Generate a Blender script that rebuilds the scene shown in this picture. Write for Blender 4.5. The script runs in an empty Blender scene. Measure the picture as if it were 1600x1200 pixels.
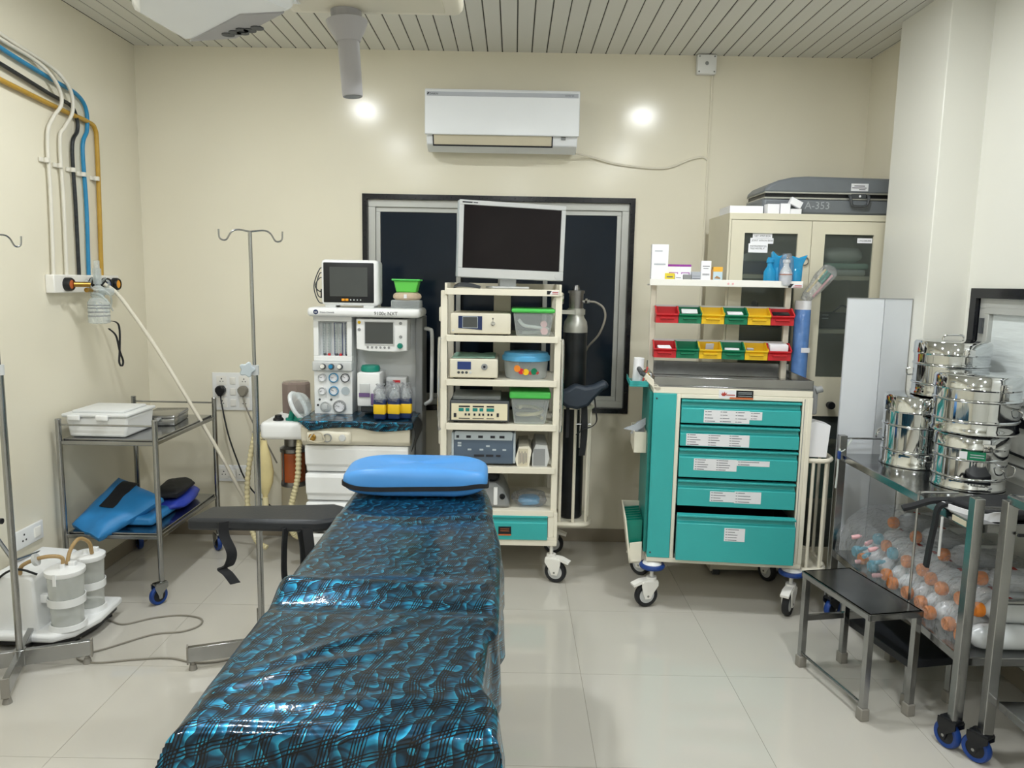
import bpy, bmesh, math, random
from mathutils import Vector, Matrix, noise
random.seed(7)
SC = bpy.context.scene
COL = SC.collection
PI = math.pi

# ------------------------------------------------------------------ camera
FPX, PITCH, ROLL, CAMH = 1180.0, math.radians(7.7), math.radians(1.05), 1.65
_c, _s = math.cos(PITCH), math.sin(PITCH)
_F = Vector((0, _c, -_s)); _U0 = Vector((0, _s, _c)); _R0 = Vector((1, 0, 0))
_R = _R0 * math.cos(ROLL) + _U0 * math.sin(ROLL)
_U = -_R0 * math.sin(ROLL) + _U0 * math.cos(ROLL)
cam = bpy.data.cameras.new('camera'); camo = bpy.data.objects.new('camera', cam); COL.objects.link(camo)
cam.sensor_width = 36.0; cam.lens = FPX / 1600 * 36.0; cam.clip_start = 0.02
camo.matrix_world = Matrix(((_R.x, _U.x, -_F.x, 0), (_R.y, _U.y, -_F.y, 0), (_R.z, _U.z, -_F.z, CAMH), (0, 0, 0, 1)))
SC.camera = camo

# ------------------------------------------------------------------ world, exposure
w = bpy.data.worlds.new('world'); SC.world = w; w.use_nodes = True
w.node_tree.nodes['Background'].inputs[0].default_value = (0.010, 0.013, 0.02, 1)   # night outside the windows
w.node_tree.nodes['Background'].inputs[1].default_value = 0.3
SC.view_settings.view_transform = 'Standard'; SC.view_settings.look = 'None'
SC.view_settings.gamma = 1.0; SC.view_settings.use_curve_mapping = False
SC.view_settings.exposure = 0.26
LAMP = 240.0          # brightness of the ceiling downlight diffusers
LAMP_COL = (0.96, 0.995, 1.0)

# ------------------------------------------------------------------ room dimensions (metres)
XL, XR, XRB, YB, YF, ZC = -2.28, 2.15, 2.10, 4.70, -2.20, 3.0

# ------------------------------------------------------------------ helpers
def lin(c):
    if isinstance(c, str):
        c = [int(c[i:i+2], 16) / 255 for i in (0, 2, 4)]
    return tuple((x / 12.92 if x <= 0.04045 else ((x + 0.055) / 1.055) ** 2.4) for x in c[:3]) + (1.0,)

MATS = {}
def mk(name, col, rough=.5, metal=0.0, spec=.5, var=.04, vs=6.0, bump=0.0, bs=60.0, trans=0.0, coat=0.0, alpha=None, ior=1.45, stretch=None, emit=0.0, sheen=0.0):
    m = bpy.data.materials.new(name); m.use_nodes = True
    nt = m.node_tree; b = nt.nodes['Principled BSDF']; L = nt.links.new
    c = lin(col)
    b.inputs['Base Color'].default_value = c
    b.inputs['Roughness'].default_value = rough; b.inputs['Metallic'].default_value = metal
    b.inputs['Specular IOR Level'].default_value = spec; b.inputs['IOR'].default_value = ior
    b.inputs['Transmission Weight'].default_value = trans; b.inputs['Coat Weight'].default_value = coat
    b.inputs['Coat Roughness'].default_value = .08
    if sheen: b.inputs['Sheen Weight'].default_value = sheen
    tc = nt.nodes.new('ShaderNodeTexCoord'); src = tc.outputs['Object']
    if stretch:
        mp = nt.nodes.new('ShaderNodeMapping'); mp.inputs['Scale'].default_value = stretch; L(src, mp.inputs[0]); src = mp.outputs[0]
    if var:
        n = nt.nodes.new('ShaderNodeTexNoise'); n.inputs['Scale'].default_value = vs; n.inputs['Detail'].default_value = 3
        L(src, n.inputs['Vector'])
        r = nt.nodes.new('ShaderNodeValToRGB')
        r.color_ramp.elements[0].position = .3; r.color_ramp.elements[1].position = .7
        r.color_ramp.elements[0].color = tuple(max(0, x * (1 - var)) for x in c[:3]) + (1,)
        r.color_ramp.elements[1].color = tuple(min(1, x * (1 + var)) for x in c[:3]) + (1,)
        L(n.outputs['Fac'], r.inputs[0]); L(r.outputs[0], b.inputs['Base Color'])
    if bump:
        n2 = nt.nodes.new('ShaderNodeTexNoise'); n2.inputs['Scale'].default_value = bs; n2.inputs['Detail'].default_value = 3
        L(src, n2.inputs['Vector'])
        bp = nt.nodes.new('ShaderNodeBump'); bp.inputs['Strength'].default_value = bump; bp.inputs['Distance'].default_value = .01
        L(n2.outputs['Fac'], bp.inputs['Height']); L(bp.outputs[0], b.inputs['Normal'])
    if emit:
        b.inputs['Emission Color'].default_value = c; b.inputs['Emission Strength'].default_value = emit
    if alpha is not None:                       # thin clear film or plastic: part of the light goes straight through
        t = nt.nodes.new('ShaderNodeBsdfTransparent'); t.inputs[0].default_value = tuple(.55 + .45 * x for x in c[:3]) + (1,)
        mx = nt.nodes.new('ShaderNodeMixShader'); mx.inputs[0].default_value = alpha
        lw = nt.nodes.new('ShaderNodeLayerWeight'); lw.inputs[0].default_value = .35
        mr = nt.nodes.new('ShaderNodeMapRange'); mr.inputs[3].default_value = alpha; mr.inputs[4].default_value = min(1, alpha + .45)
        L(lw.outputs['Facing'], mr.inputs[0]); L(mr.outputs[0], mx.inputs[0])
        L(t.outputs[0], mx.inputs[1]); L(b.outputs[0], mx.inputs[2]); L(mx.outputs[0], nt.nodes['Material Output'].inputs[0])
    MATS[name] = m
    return m

class MB:
    """collects shapes of ONE mesh"""
    def __init__(s, M=None): s.v = []; s.f = []; s.M = M; s.uv = None
    def add(s, vs, fs):
        o = len(s.v)
        s.v += [(s.M @ Vector(p) if s.M else Vector(p)) for p in vs]
        s.f += [tuple(i + o for i in f) for f in fs]; return s
    def box(s, x0, x1, y0, y1, z0, z1):
        return s.add([(x, y, z) for x in (x0, x1) for y in (y0, y1) for z in (z0, z1)],
                     [(0, 1, 3, 2), (4, 6, 7, 5), (0, 4, 5, 1), (2, 3, 7, 6), (0, 2, 6, 4), (1, 5, 7, 3)])
    def rbox(s, x0, x1, y0, y1, z0, z1, r=.01, seg=3):
        bm = bmesh.new(); bmesh.ops.create_cube(bm, size=1)
        for v in bm.verts:
            v.co = Vector((x0 + (x1 - x0) * (v.co.x + .5), y0 + (y1 - y0) * (v.co.y + .5), z0 + (z1 - z0) * (v.co.z + .5)))
        r = min(r, .49 * min(x1 - x0, y1 - y0, z1 - z0))
        bmesh.ops.bevel(bm, geom=list(bm.edges), offset=r, segments=seg, profile=.5, affect='EDGES')
        bm.verts.index_update()
        s.add([v.co.copy() for v in bm.verts], [tuple(v.index for v in f.verts) for f in bm.faces]); bm.free(); return s
    def frame(s, x0, x1, z0, z1, y0, y1, t, tb=None):
        """rectangular picture-frame shape in the xz plane"""
        b = tb if tb is not None else t
        s.box(x0, x1, y0, y1, z1 - t, z1); s.box(x0, x1, y0, y1, z0, z0 + b)
        s.box(x0, x0 + t, y0, y1, z0 + b, z1 - t); s.box(x1 - t, x1, y0, y1, z0 + b, z1 - t); return s
    def cyl(s, p0, p1, r, r2=None, n=16, caps=True):
        p0 = Vector(p0); p1 = Vector(p1); r2 = r if r2 is None else r2
        d = (p1 - p0).normalized(); a = d.orthogonal().normalized(); b = d.cross(a)
        vs = []
        for p, q in ((p0, r), (p1, r2)):
            vs += [p + (a * math.cos(2 * PI * i / n) + b * math.sin(2 * PI * i / n)) * q for i in range(n)]
        fs = [(i, (i + 1) % n, n + (i + 1) % n, n + i) for i in range(n)]
        if caps: fs += [tuple(range(n - 1, -1, -1)), tuple(range(n, 2 * n))]
        return s.add(vs, fs)
    def tube(s, pts, r, n=8, closed=False, caps=True):
        P = [Vector(p) for p in pts]; m = len(P)
        rr = r if callable(r) else (lambda i: r)
        tan = []
        for i in range(m):
            a = P[(i - 1) % m] if (closed or i > 0) else P[i]; b = P[(i + 1) % m] if (closed or i < m - 1) else P[i]
            t = (b - a); tan.append(t.normalized() if t.length > 1e-9 else Vector((0, 0, 1)))
        nrm = tan[0].orthogonal().normalized(); vs = []
        for i in range(m):
            nrm = (nrm - tan[i] * nrm.dot(tan[i]))
            nrm = nrm.normalized() if nrm.length > 1e-6 else tan[i].orthogonal().normalized()
            bi = tan[i].cross(nrm); q = rr(i)
            vs += [P[i] + (nrm * math.cos(2 * PI * k / n) + bi * math.sin(2 * PI * k / n)) * q for k in range(n)]
        fs = []
        for i in range(m if closed else m - 1):
            j = (i + 1) % m
            fs += [(i * n + k, i * n + (k + 1) % n, j * n + (k + 1) % n, j * n + k) for k in range(n)]
        if caps and not closed: fs += [tuple(range(n - 1, -1, -1)), tuple((m - 1) * n + k for k in range(n))]
        return s.add(vs, fs)
    def strip(s, pts, width, thick, side=(0, 1, 0)):
        """flat band swept along a path"""
        P = [Vector(p) for p in pts]; m = len(P); sd = Vector(side).normalized(); vs = []
        for i in range(m):
            t = (P[min(i + 1, m - 1)] - P[max(i - 1, 0)]).normalized(); nn = t.cross(sd).normalized()
            for a, b in ((-1, -1), (1, -1), (1, 1), (-1, 1)):
                vs.append(P[i] + sd * a * width / 2 + nn * b * thick / 2)
        fs = [(i * 4 + k, i * 4 + (k + 1) % 4, i * 4 + 4 + (k + 1) % 4, i * 4 + 4 + k) for i in range(m - 1) for k in range(4)]
        fs += [(3, 2, 1, 0), tuple((m - 1) * 4 + k for k in range(4))]
        return s.add(vs, fs)
    def lathe(s, prof, n=32, c=(0, 0, 0), sx=1, sy=1, caps=True):
        vs = []; m = len(prof)
        for r, z in prof:
            vs += [(c[0] + r * sx * math.cos(2 * PI * i / n), c[1] + r * sy * math.sin(2 * PI * i / n), c[2] + z) for i in range(n)]
        fs = [(j * n + i, j * n + (i + 1) % n, (j + 1) * n + (i + 1) % n, (j + 1) * n + i) for j in range(m - 1) for i in range(n)]
        ring = not caps or tuple(prof[0]) == tuple(prof[-1])      # a closed ring needs no end caps
        if prof[0][0] > 1e-5 and not ring: fs.append(tuple(range(n - 1, -1, -1)))
        if not ring and prof[-1][0] > 1e-5: fs.append(tuple((m - 1) * n + i for i in range(n)))
        return s.add(vs, fs)
    def prism(s, poly, lo, hi, axis='y'):
        n = len(poly)
        mp = {'y': lambda a, b, t: (a, t, b), 'x': lambda a, b, t: (t, a, b), 'z': lambda a, b, t: (a, b, t)}[axis]
        vs = [mp(a, b, lo) for a, b in poly] + [mp(a, b, hi) for a, b in poly]
        return s.add(vs, [tuple(range(n - 1, -1, -1)), tuple(range(n, 2 * n))] + [(i, (i + 1) % n, n + (i + 1) % n, n + i) for i in range(n)])
    def sphere(s, c, r, sx=1, sy=1, sz=1, n=16, m=10):
        prof = [(max(1e-6, r * math.sin(PI * j / m)), -r * sz * math.cos(PI * j / m)) for j in range(m + 1)]
        return s.lathe(prof, n, c, sx, sy)
    def grid(s, nx, ny, fn, uvfn=None):
        vs = []; uv = []
        for j in range(ny + 1):
            for i in range(nx + 1):
                vs.append(fn(i / nx, j / ny)); uv.append(uvfn(i / nx, j / ny) if uvfn else (i / nx, j / ny))
        s.uv = uv
        return s.add(vs, [(j * (nx + 1) + i, j * (nx + 1) + i + 1, (j + 1) * (nx + 1) + i + 1, (j + 1) * (nx + 1) + i) for j in range(ny) for i in range(nx)])
    def mesh(s, name, mat, angle=38, fix=True):
        me = bpy.data.meshes.new(name)
        me.from_pydata([tuple(v) for v in s.v], [], s.f)
        if s.uv:
            l = me.uv_layers.new(name='UVMap')
            for lp in me.loops: l.data[lp.index].uv = s.uv[lp.vertex_index]
        if fix:
            bm = bmesh.new(); bm.from_mesh(me); bmesh.ops.recalc_face_normals(bm, faces=bm.faces); bm.to_mesh(me); bm.free()
        if mat is not None: me.materials.append(MATS[mat] if isinstance(mat, str) else mat)
        me.shade_smooth()
        if angle is not None: me.set_sharp_from_angle(angle=math.radians(angle))
        return me

def rot(rx=0, ry=0, rz=0, loc=(0, 0, 0)):
    return Matrix.Translation(loc) @ Matrix.Rotation(math.radians(rz), 4, 'Z') @ Matrix.Rotation(math.radians(ry), 4, 'Y') @ Matrix.Rotation(math.radians(rx), 4, 'X')

WINV = {}
def thing(name, label, cat, loc=(0, 0, 0), rz=0, group=None, world=False):
    o = bpy.data.objects.new(name, None); COL.objects.link(o); o.empty_display_size = .05
    o.location = loc; o.rotation_euler = (0, 0, math.radians(rz))
    tagl(o, label, cat, group)
    if world: WINV[o.name] = (Matrix.Translation(loc) @ Matrix.Rotation(math.radians(rz), 4, 'Z')).inverted()
    return o
def tagl(o, label, cat, group=None):
    o['label'] = label; o['category'] = cat
    if group: o['group'] = group
    return o
def obj(name, mb, mat, parent=None, bevel=0, angle=38, solid=0, label=None, sub=0):
    r = parent
    while r is not None and r.parent is not None: r = r.parent
    if r is not None and r.name in WINV:
        Mi = WINV[r.name]; mb.v = [Mi @ v for v in mb.v]
    me = mb.mesh(name, mat, angle, fix=mb.uv is None)
    o = bpy.data.objects.new(name, me); COL.objects.link(o)
    if parent is not None: o.parent = parent
    if sub:
        m = o.modifiers.new('sub', 'SUBSURF'); m.levels = sub; m.render_levels = sub
    if solid:
        m = o.modifiers.new('solid', 'SOLIDIFY'); m.thickness = solid; m.offset = 0
    if bevel:
        m = o.modifiers.new('bevel', 'BEVEL'); m.width = bevel; m.segments = 2; m.limit_method = 'ANGLE'; m.angle_limit = math.radians(40)
    if label: o['label'] = label
    if name in ('print', 'scale_mark', 'needle', 'pin_hole', 'handwriting', 'bottle_print', 'label_writing', 'badge_lines', 'badge_print', 'badge_stripe', 'plate_lines', 'status_lines', 'socket_row', 'panel_bar', 'pictogram', 'brand_print'):
        o['kind'] = 'stuff'          # fine print, too small to pick apart
    return o
def inst(name, mesh, parent, loc=(0, 0, 0), rz=0, rx=0, ry=0, scale=None):
    o = bpy.data.objects.new(name, mesh); COL.objects.link(o)
    if parent is not None: o.parent = parent
    M = rot(rx, ry, rz, loc)
    if scale: M = M @ Matrix.Diagonal((*scale, 1))
    if parent is not None and parent.name in WINV: M = WINV[parent.name] @ M
    o.matrix_basis = M
    return o
def solo(name, label, cat, mb, mat, group=None, **k):
    """a thing that is one mesh: its origin is moved to the base"""
    xs = [v.x for v in mb.v]; ys = [v.y for v in mb.v]; zs = [v.z for v in mb.v]
    c = Vector(((min(xs) + max(xs)) / 2, (min(ys) + max(ys)) / 2, min(zs)))
    mb.v = [v - c for v in mb.v]
    o = obj(name, mb, mat, None, **k); o.location = c
    return tagl(o, label, cat, group)
def struct(name, mb, mat, parent=None, label=None, **k):
    o = obj(name, mb, mat, parent, **k)
    if parent is None: o['kind'] = 'structure'
    if label: o['label'] = label
    return o
def spline(pts, per=8):
    P = [Vector(p) for p in pts]; P = [P[0] * 2 - P[1]] + P + [P[-1] * 2 - P[-2]]; out = []
    for i in range(1, len(P) - 2):
        a, b, c, d = P[i-1:i+3]
        for k in range(per):
            t = k / per
            out.append(.5 * ((2 * b) + (c - a) * t + (2 * a - 5 * b + 4 * c - d) * t * t + (3 * b - a - 3 * c + d) * t ** 3))
    out.append(P[-2]); return out
def text(name, s, size, mat, parent, M, thick=.0006, align='LEFT'):
    cu = bpy.data.curves.new(name, 'FONT'); cu.body = s; cu.size = size; cu.extrude = thick; cu.align_x = align; cu.resolution_u = 2
    t = bpy.data.objects.new(name, cu); COL.objects.link(t)
    dg = bpy.context.evaluated_depsgraph_get(); me = bpy.data.meshes.new_from_object(t.evaluated_get(dg)); me.name = name
    bpy.data.objects.remove(t); bpy.data.curves.remove(cu)
    r = parent
    while r is not None and r.parent is not None: r = r.parent
    if r is not None and r.name in WINV: M = WINV[r.name] @ M
    me.transform(M); me.materials.clear(); me.materials.append(MATS[mat])
    o = bpy.data.objects.new(name, me); COL.objects.link(o); o.parent = parent
    return o
def face(x, y, z, rz=0):
    """text matrix: stands upright on a front facing -y"""
    return rot(90, 0, rz, (x, y, z))

_CM = {}
def caster(parent, x, y, zm, r=.05, wide=.028, yaw=0, style='blue', name='caster'):
    """swivel castor: stem + fork, tyre and hub as sub-parts; stands on the floor at local (x,y); mount height zm"""
    key = (round(zm, 3), r, wide, style)
    if key not in _CM:
        fork, tyre, hub = {'blue': ('steel', 'castor_blue', 'black_plastic'), 'white': ('white_paint', 'rubber', 'light_grey'), 'black': ('black_plastic', 'castor_blue', 'black_plastic'), 'grey': ('cream_paint', 'rubber', 'mid_grey')}[style]
        off = r * .45
        f = MB()
        f.cyl((0, 0, zm - .012), (0, 0, zm), .012, n=12); f.cyl((0, 0, 2 * r + .012), (0, 0, zm), .010, n=10)
        f.rbox(-wide * .75, wide * .75, -r * .45, r * .9, 2 * r + .004, 2 * r + .02, .005, 2)
        wp = .026 if style == 'white' else .013
        for sx in (-1, 1):
            f.prism([(-r * .45, 2 * r + .012), (r * 1.0, 2 * r + .012), (r * 1.0, 2 * r - .01), (off + wp, r + .01), (off + wp * .6, r - .014), (off - wp * .6, r - .014), (off - wp, r + .01), (-r * .45, 2 * r - .01)], sx * wide * .60, sx * wide * .80, 'x')
        if style == 'white': f.cyl((0, 0, 2 * r + .012), (0, 0, 2 * r + .035), .026, n=18)
        if style == 'white':      # brake pedal
            f.prism([(r * .2, 2 * r + .026), (r * 1.0, 2 * r + .022), (r * 1.75, 2 * r + .004), (r * 1.7, 2 * r - .008), (r * .9, 2 * r + .006), (r * .2, 2 * r + .006)], -wide * .62, wide * .62, 'x')
        t = MB(); t.M = Matrix.Translation((0, off, r)) @ Matrix.Rotation(PI / 2, 4, 'Y')
        h = wide / 2
        t.lathe([(r * .66, -h * .8), (r * .9, -h), (r * .985, -h * .6), (r, 0), (r * .985, h * .6), (r * .9, h), (r * .66, h * .8), (r * .66, -h * .8)], 28)
        u = MB(); u.M = t.M
        u.lathe([(r * .12, -h * 1.15), (r * .3, -h * 1.05), (r * .62, -h * .7), (r * .67, -h * .75), (r * .67, h * .75), (r * .62, h * .7), (r * .3, h * 1.05), (r * .12, h * 1.15)], 24)
        ax = MB(); ax.cyl((-wide * .84, off, r), (wide * .84, off, r), .006, n=10)
        _CM[key] = (f.mesh('caster', fork), t.mesh('tyre', tyre), u.mesh('hub', hub), ax.mesh('axle', 'steel'))
    f, t, u, ax = _CM[key]
    o = inst(name, f, parent, (x, y, 0), yaw)
    inst('tyre', t, o); inst('hub', u, o); inst('axle', ax, o)
    return o

# ------------------------------------------------------------------ materials
mk('wall_cream', 'E9E3D0', .17, spec=.42, var=.025, vs=1.3, bump=.05, bs=6)
mk('wall_white', 'E4E3DB', .24, spec=.4, var=.02, vs=1.3, bump=.03, bs=7)
mk('plank_grey', 'DDDCD5', .38, var=.03, vs=1.0)
mk('gap_dark', '4A4840', .8, var=0)
mk('tile', 'C3BFB6', .06, spec=.5, var=.03, vs=1.6, bump=.006, bs=3)
mk('grout', '8F897C', .8)
mk('skirting', '948A7A', .25, var=.08, vs=5)
mk('granite', '14161C', .18, var=.5, vs=90)
mk('alu', 'B9BAB6', .38, metal=.35, var=.03)
mk('night_pane', '17212D', .12, spec=.3, var=.15, vs=2)
mk('night_film', '1A2430', .3, spec=.3, var=.1, vs=3)
mk('frosted', 'D8DEDE', .3, spec=.4, var=.02, bump=.5, bs=9, stretch=(.4, .4, 3.2))
mk('white_paint', 'F0EEE8', .32, var=.015)
mk('white_plastic', 'EDEEEE', .3, var=.015)
mk('ac_white', 'EEF1F5', .16, var=.01)
mk('light_grey', 'C9CBCB', .4, var=.02)
mk('mid_grey', '8E9091', .45, var=.03)
mk('dark_grey', '45484B', .45, var=.05)
mk('cream_paint', 'E9E3D2', .35, var=.02)
mk('cabinet_cream', 'D9D3BD', .4, var=.025)
mk('beige', 'CFC6AF', .4, var=.03)
mk('steel', 'A5A6A6', .22, metal=1, var=.06, vs=14, bump=.01, bs=40)
mk('steel_top', 'A0A1A2', .18, metal=1, var=.08, vs=10, bump=.012, bs=8)
mk('steel_dark', '838282', .28, metal=1, var=.08, vs=20)
mk('polished', 'CBCED0', .055, metal=1, var=.03, vs=4, bump=.025, bs=5)
mk('chrome', 'D6D6D6', .06, metal=1, var=0)
mk('brass', 'B08A45', .3, metal=1)
mk('black_plastic', '14161A', .38, var=.1)
mk('black_gloss', '0A0B0E', .1, var=0)
mk('black_fabric', '1B1C20', .65, var=.15, vs=40, bump=.1, bs=300)
mk('black_vinyl', '1E2126', .42, var=.1, vs=10, bump=.06, bs=120)
mk('dark_pad', '2A3440', .5, var=.12, vs=12, bump=.08, bs=60)
mk('rubber', '202124', .6, var=.1)
mk('foot_grey', '8C8880', .7)
mk('castor_blue', '1B3F86', .4, var=.08)
mk('screen', '23262A', .12, spec=.6, var=.05)
mk('screen_grey', '4A4D4C', .18, var=.04)
mk('screen_dark', '171215', .1, spec=.22, var=.2, vs=3)
mk('lcd_blue', '2B3F78', .3, var=.05)
mk('navy', '1D2E58', .4)
mk('teal', '38ABAA', .34, var=.03, vs=3)
mk('teal_dark', '1E837C', .4)
mk('cap_teal', '12806E', .35)
mk('basket_green', '5DC24C', .4, var=.05)
mk('lid_green', '53C75A', .35, var=.05)
mk('lid_blue', '5AA9D8', .33, var=.05)
mk('red', 'C8262E', .35, var=.04)
mk('green', '0E7A55', .35, var=.04)
mk('yellow', 'EBC022', .35, var=.04)
mk('orange_btn', 'F0A01E', .4)
mk('orange_cap', 'EE8A2C', .35, var=.06)
mk('blue_cap', '5FB6CF', .35, var=.06)
mk('purple', '6F5586', .4)
mk('magenta', '9A3FA0', .4)
mk('pink', 'E8B4B8', .5)
mk('paper', 'E6E6EA', .6, var=.02)
mk('paper_white', 'F4F4F8', .5, var=.015)
mk('card_yellow', 'E8D23A', .5)
mk('card_grey', 'B4B8C0', .5)
mk('card_amber', 'F0B640', .5)
mk('card_sky', 'C6DCE8', .5)
mk('card_brown', 'A88058', .6)
mk('ink', '2A2A30', .7, var=0)
mk('ink_soft', '6E6E78', .7, var=0)
mk('ink_red', 'B04038', .6, var=0)
mk('copper', 'C4683A', .4)
mk('tan', 'CDB8A0', .75, var=.1, vs=60, bump=.2, bs=150)
mk('pipe_white', 'E0DCD0', .35, var=.04)
mk('pipe_black', '22262A', .4, var=.5, vs=50)
mk('pipe_blue', '2B86B4', .35, var=.06, vs=30)
mk('pipe_yellow', 'BC9438', .4, var=.08, vs=30)
mk('hose_white', 'E2DCCC', .4)
mk('hose_yellow', 'D8CDA4', .4, var=.05)
mk('bag_yellow', 'D2C390', .45, var=.08, vs=8)
mk('cord_grey', '8A857A', .5)
mk('gray_blue', '566577', .4, var=.04)
mk('gray_pale', 'B8C2C8', .38)
mk('device_cream', 'DED8C6', .4, var=.02)
mk('device_panel', 'E4DBBE', .4)
mk('suitcase', '70757A', .42, var=.05, vs=8, bump=.05, bs=200)
mk('board_grey', 'D5D9DE', .32, var=.02)
mk('apron_blue', '2C7FBC', .45, var=.06, vs=12, bump=.12, bs=14)
mk('apron_navy', '2A3FA8', .45, var=.08)
mk('pillow_blue', '4F94D8', .38, var=.04, vs=8, bump=.06, bs=14)
mk('wrap_blue', '5A82BC', .2, var=.15, vs=14, bump=.5, bs=24)
mk('cloth_white', 'C9CFCB', .7, var=.06, vs=10)
mk('cloth_green', '9CC4B4', .7, var=.06, vs=10)
mk('bottle_blue', '2AA5DC', .12, alpha=.62, var=.1, vs=30)
mk('clear', 'F0F4F4', .06, alpha=.12, var=0)
# clear_wrap is defined below
mk('clear_box', 'E6ECEC', .2, alpha=.26, var=.05)
mk('frost_box', 'E8EAEA', .4, alpha=.86, var=.03)
mk('jar_clear', 'ECEEEA', .18, alpha=.30, var=.04)
mk('smoke_clear', '9C8A84', .12, alpha=.5, var=.03)
mk('amber_clear', 'B05A30', .2, alpha=.75, var=.1)
mk('tube_amber', 'B89A6A', .25, alpha=.7, var=.1)
mk('bottle_clear', 'E6EAEC', .2, alpha=.85, var=.05)
mk('cab_glass', 'A4ACA6', .05, alpha=.10, var=0, spec=.6)
mk('cyl_black', '15191D', .35, var=.5, vs=14)
mk('chalk', 'A6AAAE', .8, var=.1, vs=80)
mk('handle_grey', 'A3A2A6', .35, var=.03)
mk('aluminium', 'B5B5AE', .35, metal=.6, var=.06, vs=18)

def wrap_mat():
    """crinkled clear film: mostly see-through, with sharp glints"""
    m = bpy.data.materials.new('clear_wrap'); m.use_nodes = True; nt = m.node_tree; N = nt.nodes; L = nt.links.new
    N.remove(N['Principled BSDF'])
    tr = N.new('ShaderNodeBsdfTransparent'); tr.inputs[0].default_value = (.97, .98, 1, 1)
    gl = N.new('ShaderNodeBsdfGlossy'); gl.inputs['Roughness'].default_value = .10
    nz = N.new('ShaderNodeTexNoise'); nz.inputs['Scale'].default_value = 38; nz.inputs['Detail'].default_value = 2
    tc = N.new('ShaderNodeTexCoord'); L(tc.outputs['Object'], nz.inputs['Vector'])
    bp = N.new('ShaderNodeBump'); bp.inputs['Strength'].default_value = 1.0; bp.inputs['Distance'].default_value = .03
    L(nz.outputs['Fac'], bp.inputs['Height']); L(bp.outputs[0], gl.inputs['Normal'])
    lw = N.new('ShaderNodeLayerWeight'); lw.inputs[0].default_value = .3; L(bp.outputs[0], lw.inputs['Normal'])
    mr = N.new('ShaderNodeMapRange'); mr.inputs[3].default_value = .08; mr.inputs[4].default_value = .6
    L(lw.outputs['Fresnel'], mr.inputs[0])
    mx = N.new('ShaderNodeMixShader'); L(mr.outputs[0], mx.inputs[0]); L(tr.outputs[0], mx.inputs[1]); L(gl.outputs[0], mx.inputs[2])
    df = N.new('ShaderNodeBsdfDiffuse'); df.inputs[0].default_value = (.95, .96, 1, 1); L(bp.outputs[0], df.inputs['Normal'])
    m2 = N.new('ShaderNodeMixShader'); m2.inputs[0].default_value = .10; L(mx.outputs[0], m2.inputs[1]); L(df.outputs[0], m2.inputs[2])
    L(m2.outputs[0], N['Material Output'].inputs[0]); MATS['clear_wrap'] = m
wrap_mat()

def lamp_mat():
    m = bpy.data.materials.new('lamp_glow'); m.use_nodes = True; nt = m.node_tree
    e = nt.nodes.new('ShaderNodeEmission'); e.inputs[0].default_value = (*LAMP_COL, 1); e.inputs[1].default_value = LAMP
    nt.links.new(e.outputs[0], nt.nodes['Material Output'].inputs[0]); MATS['lamp_glow'] = m
lamp_mat()

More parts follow.
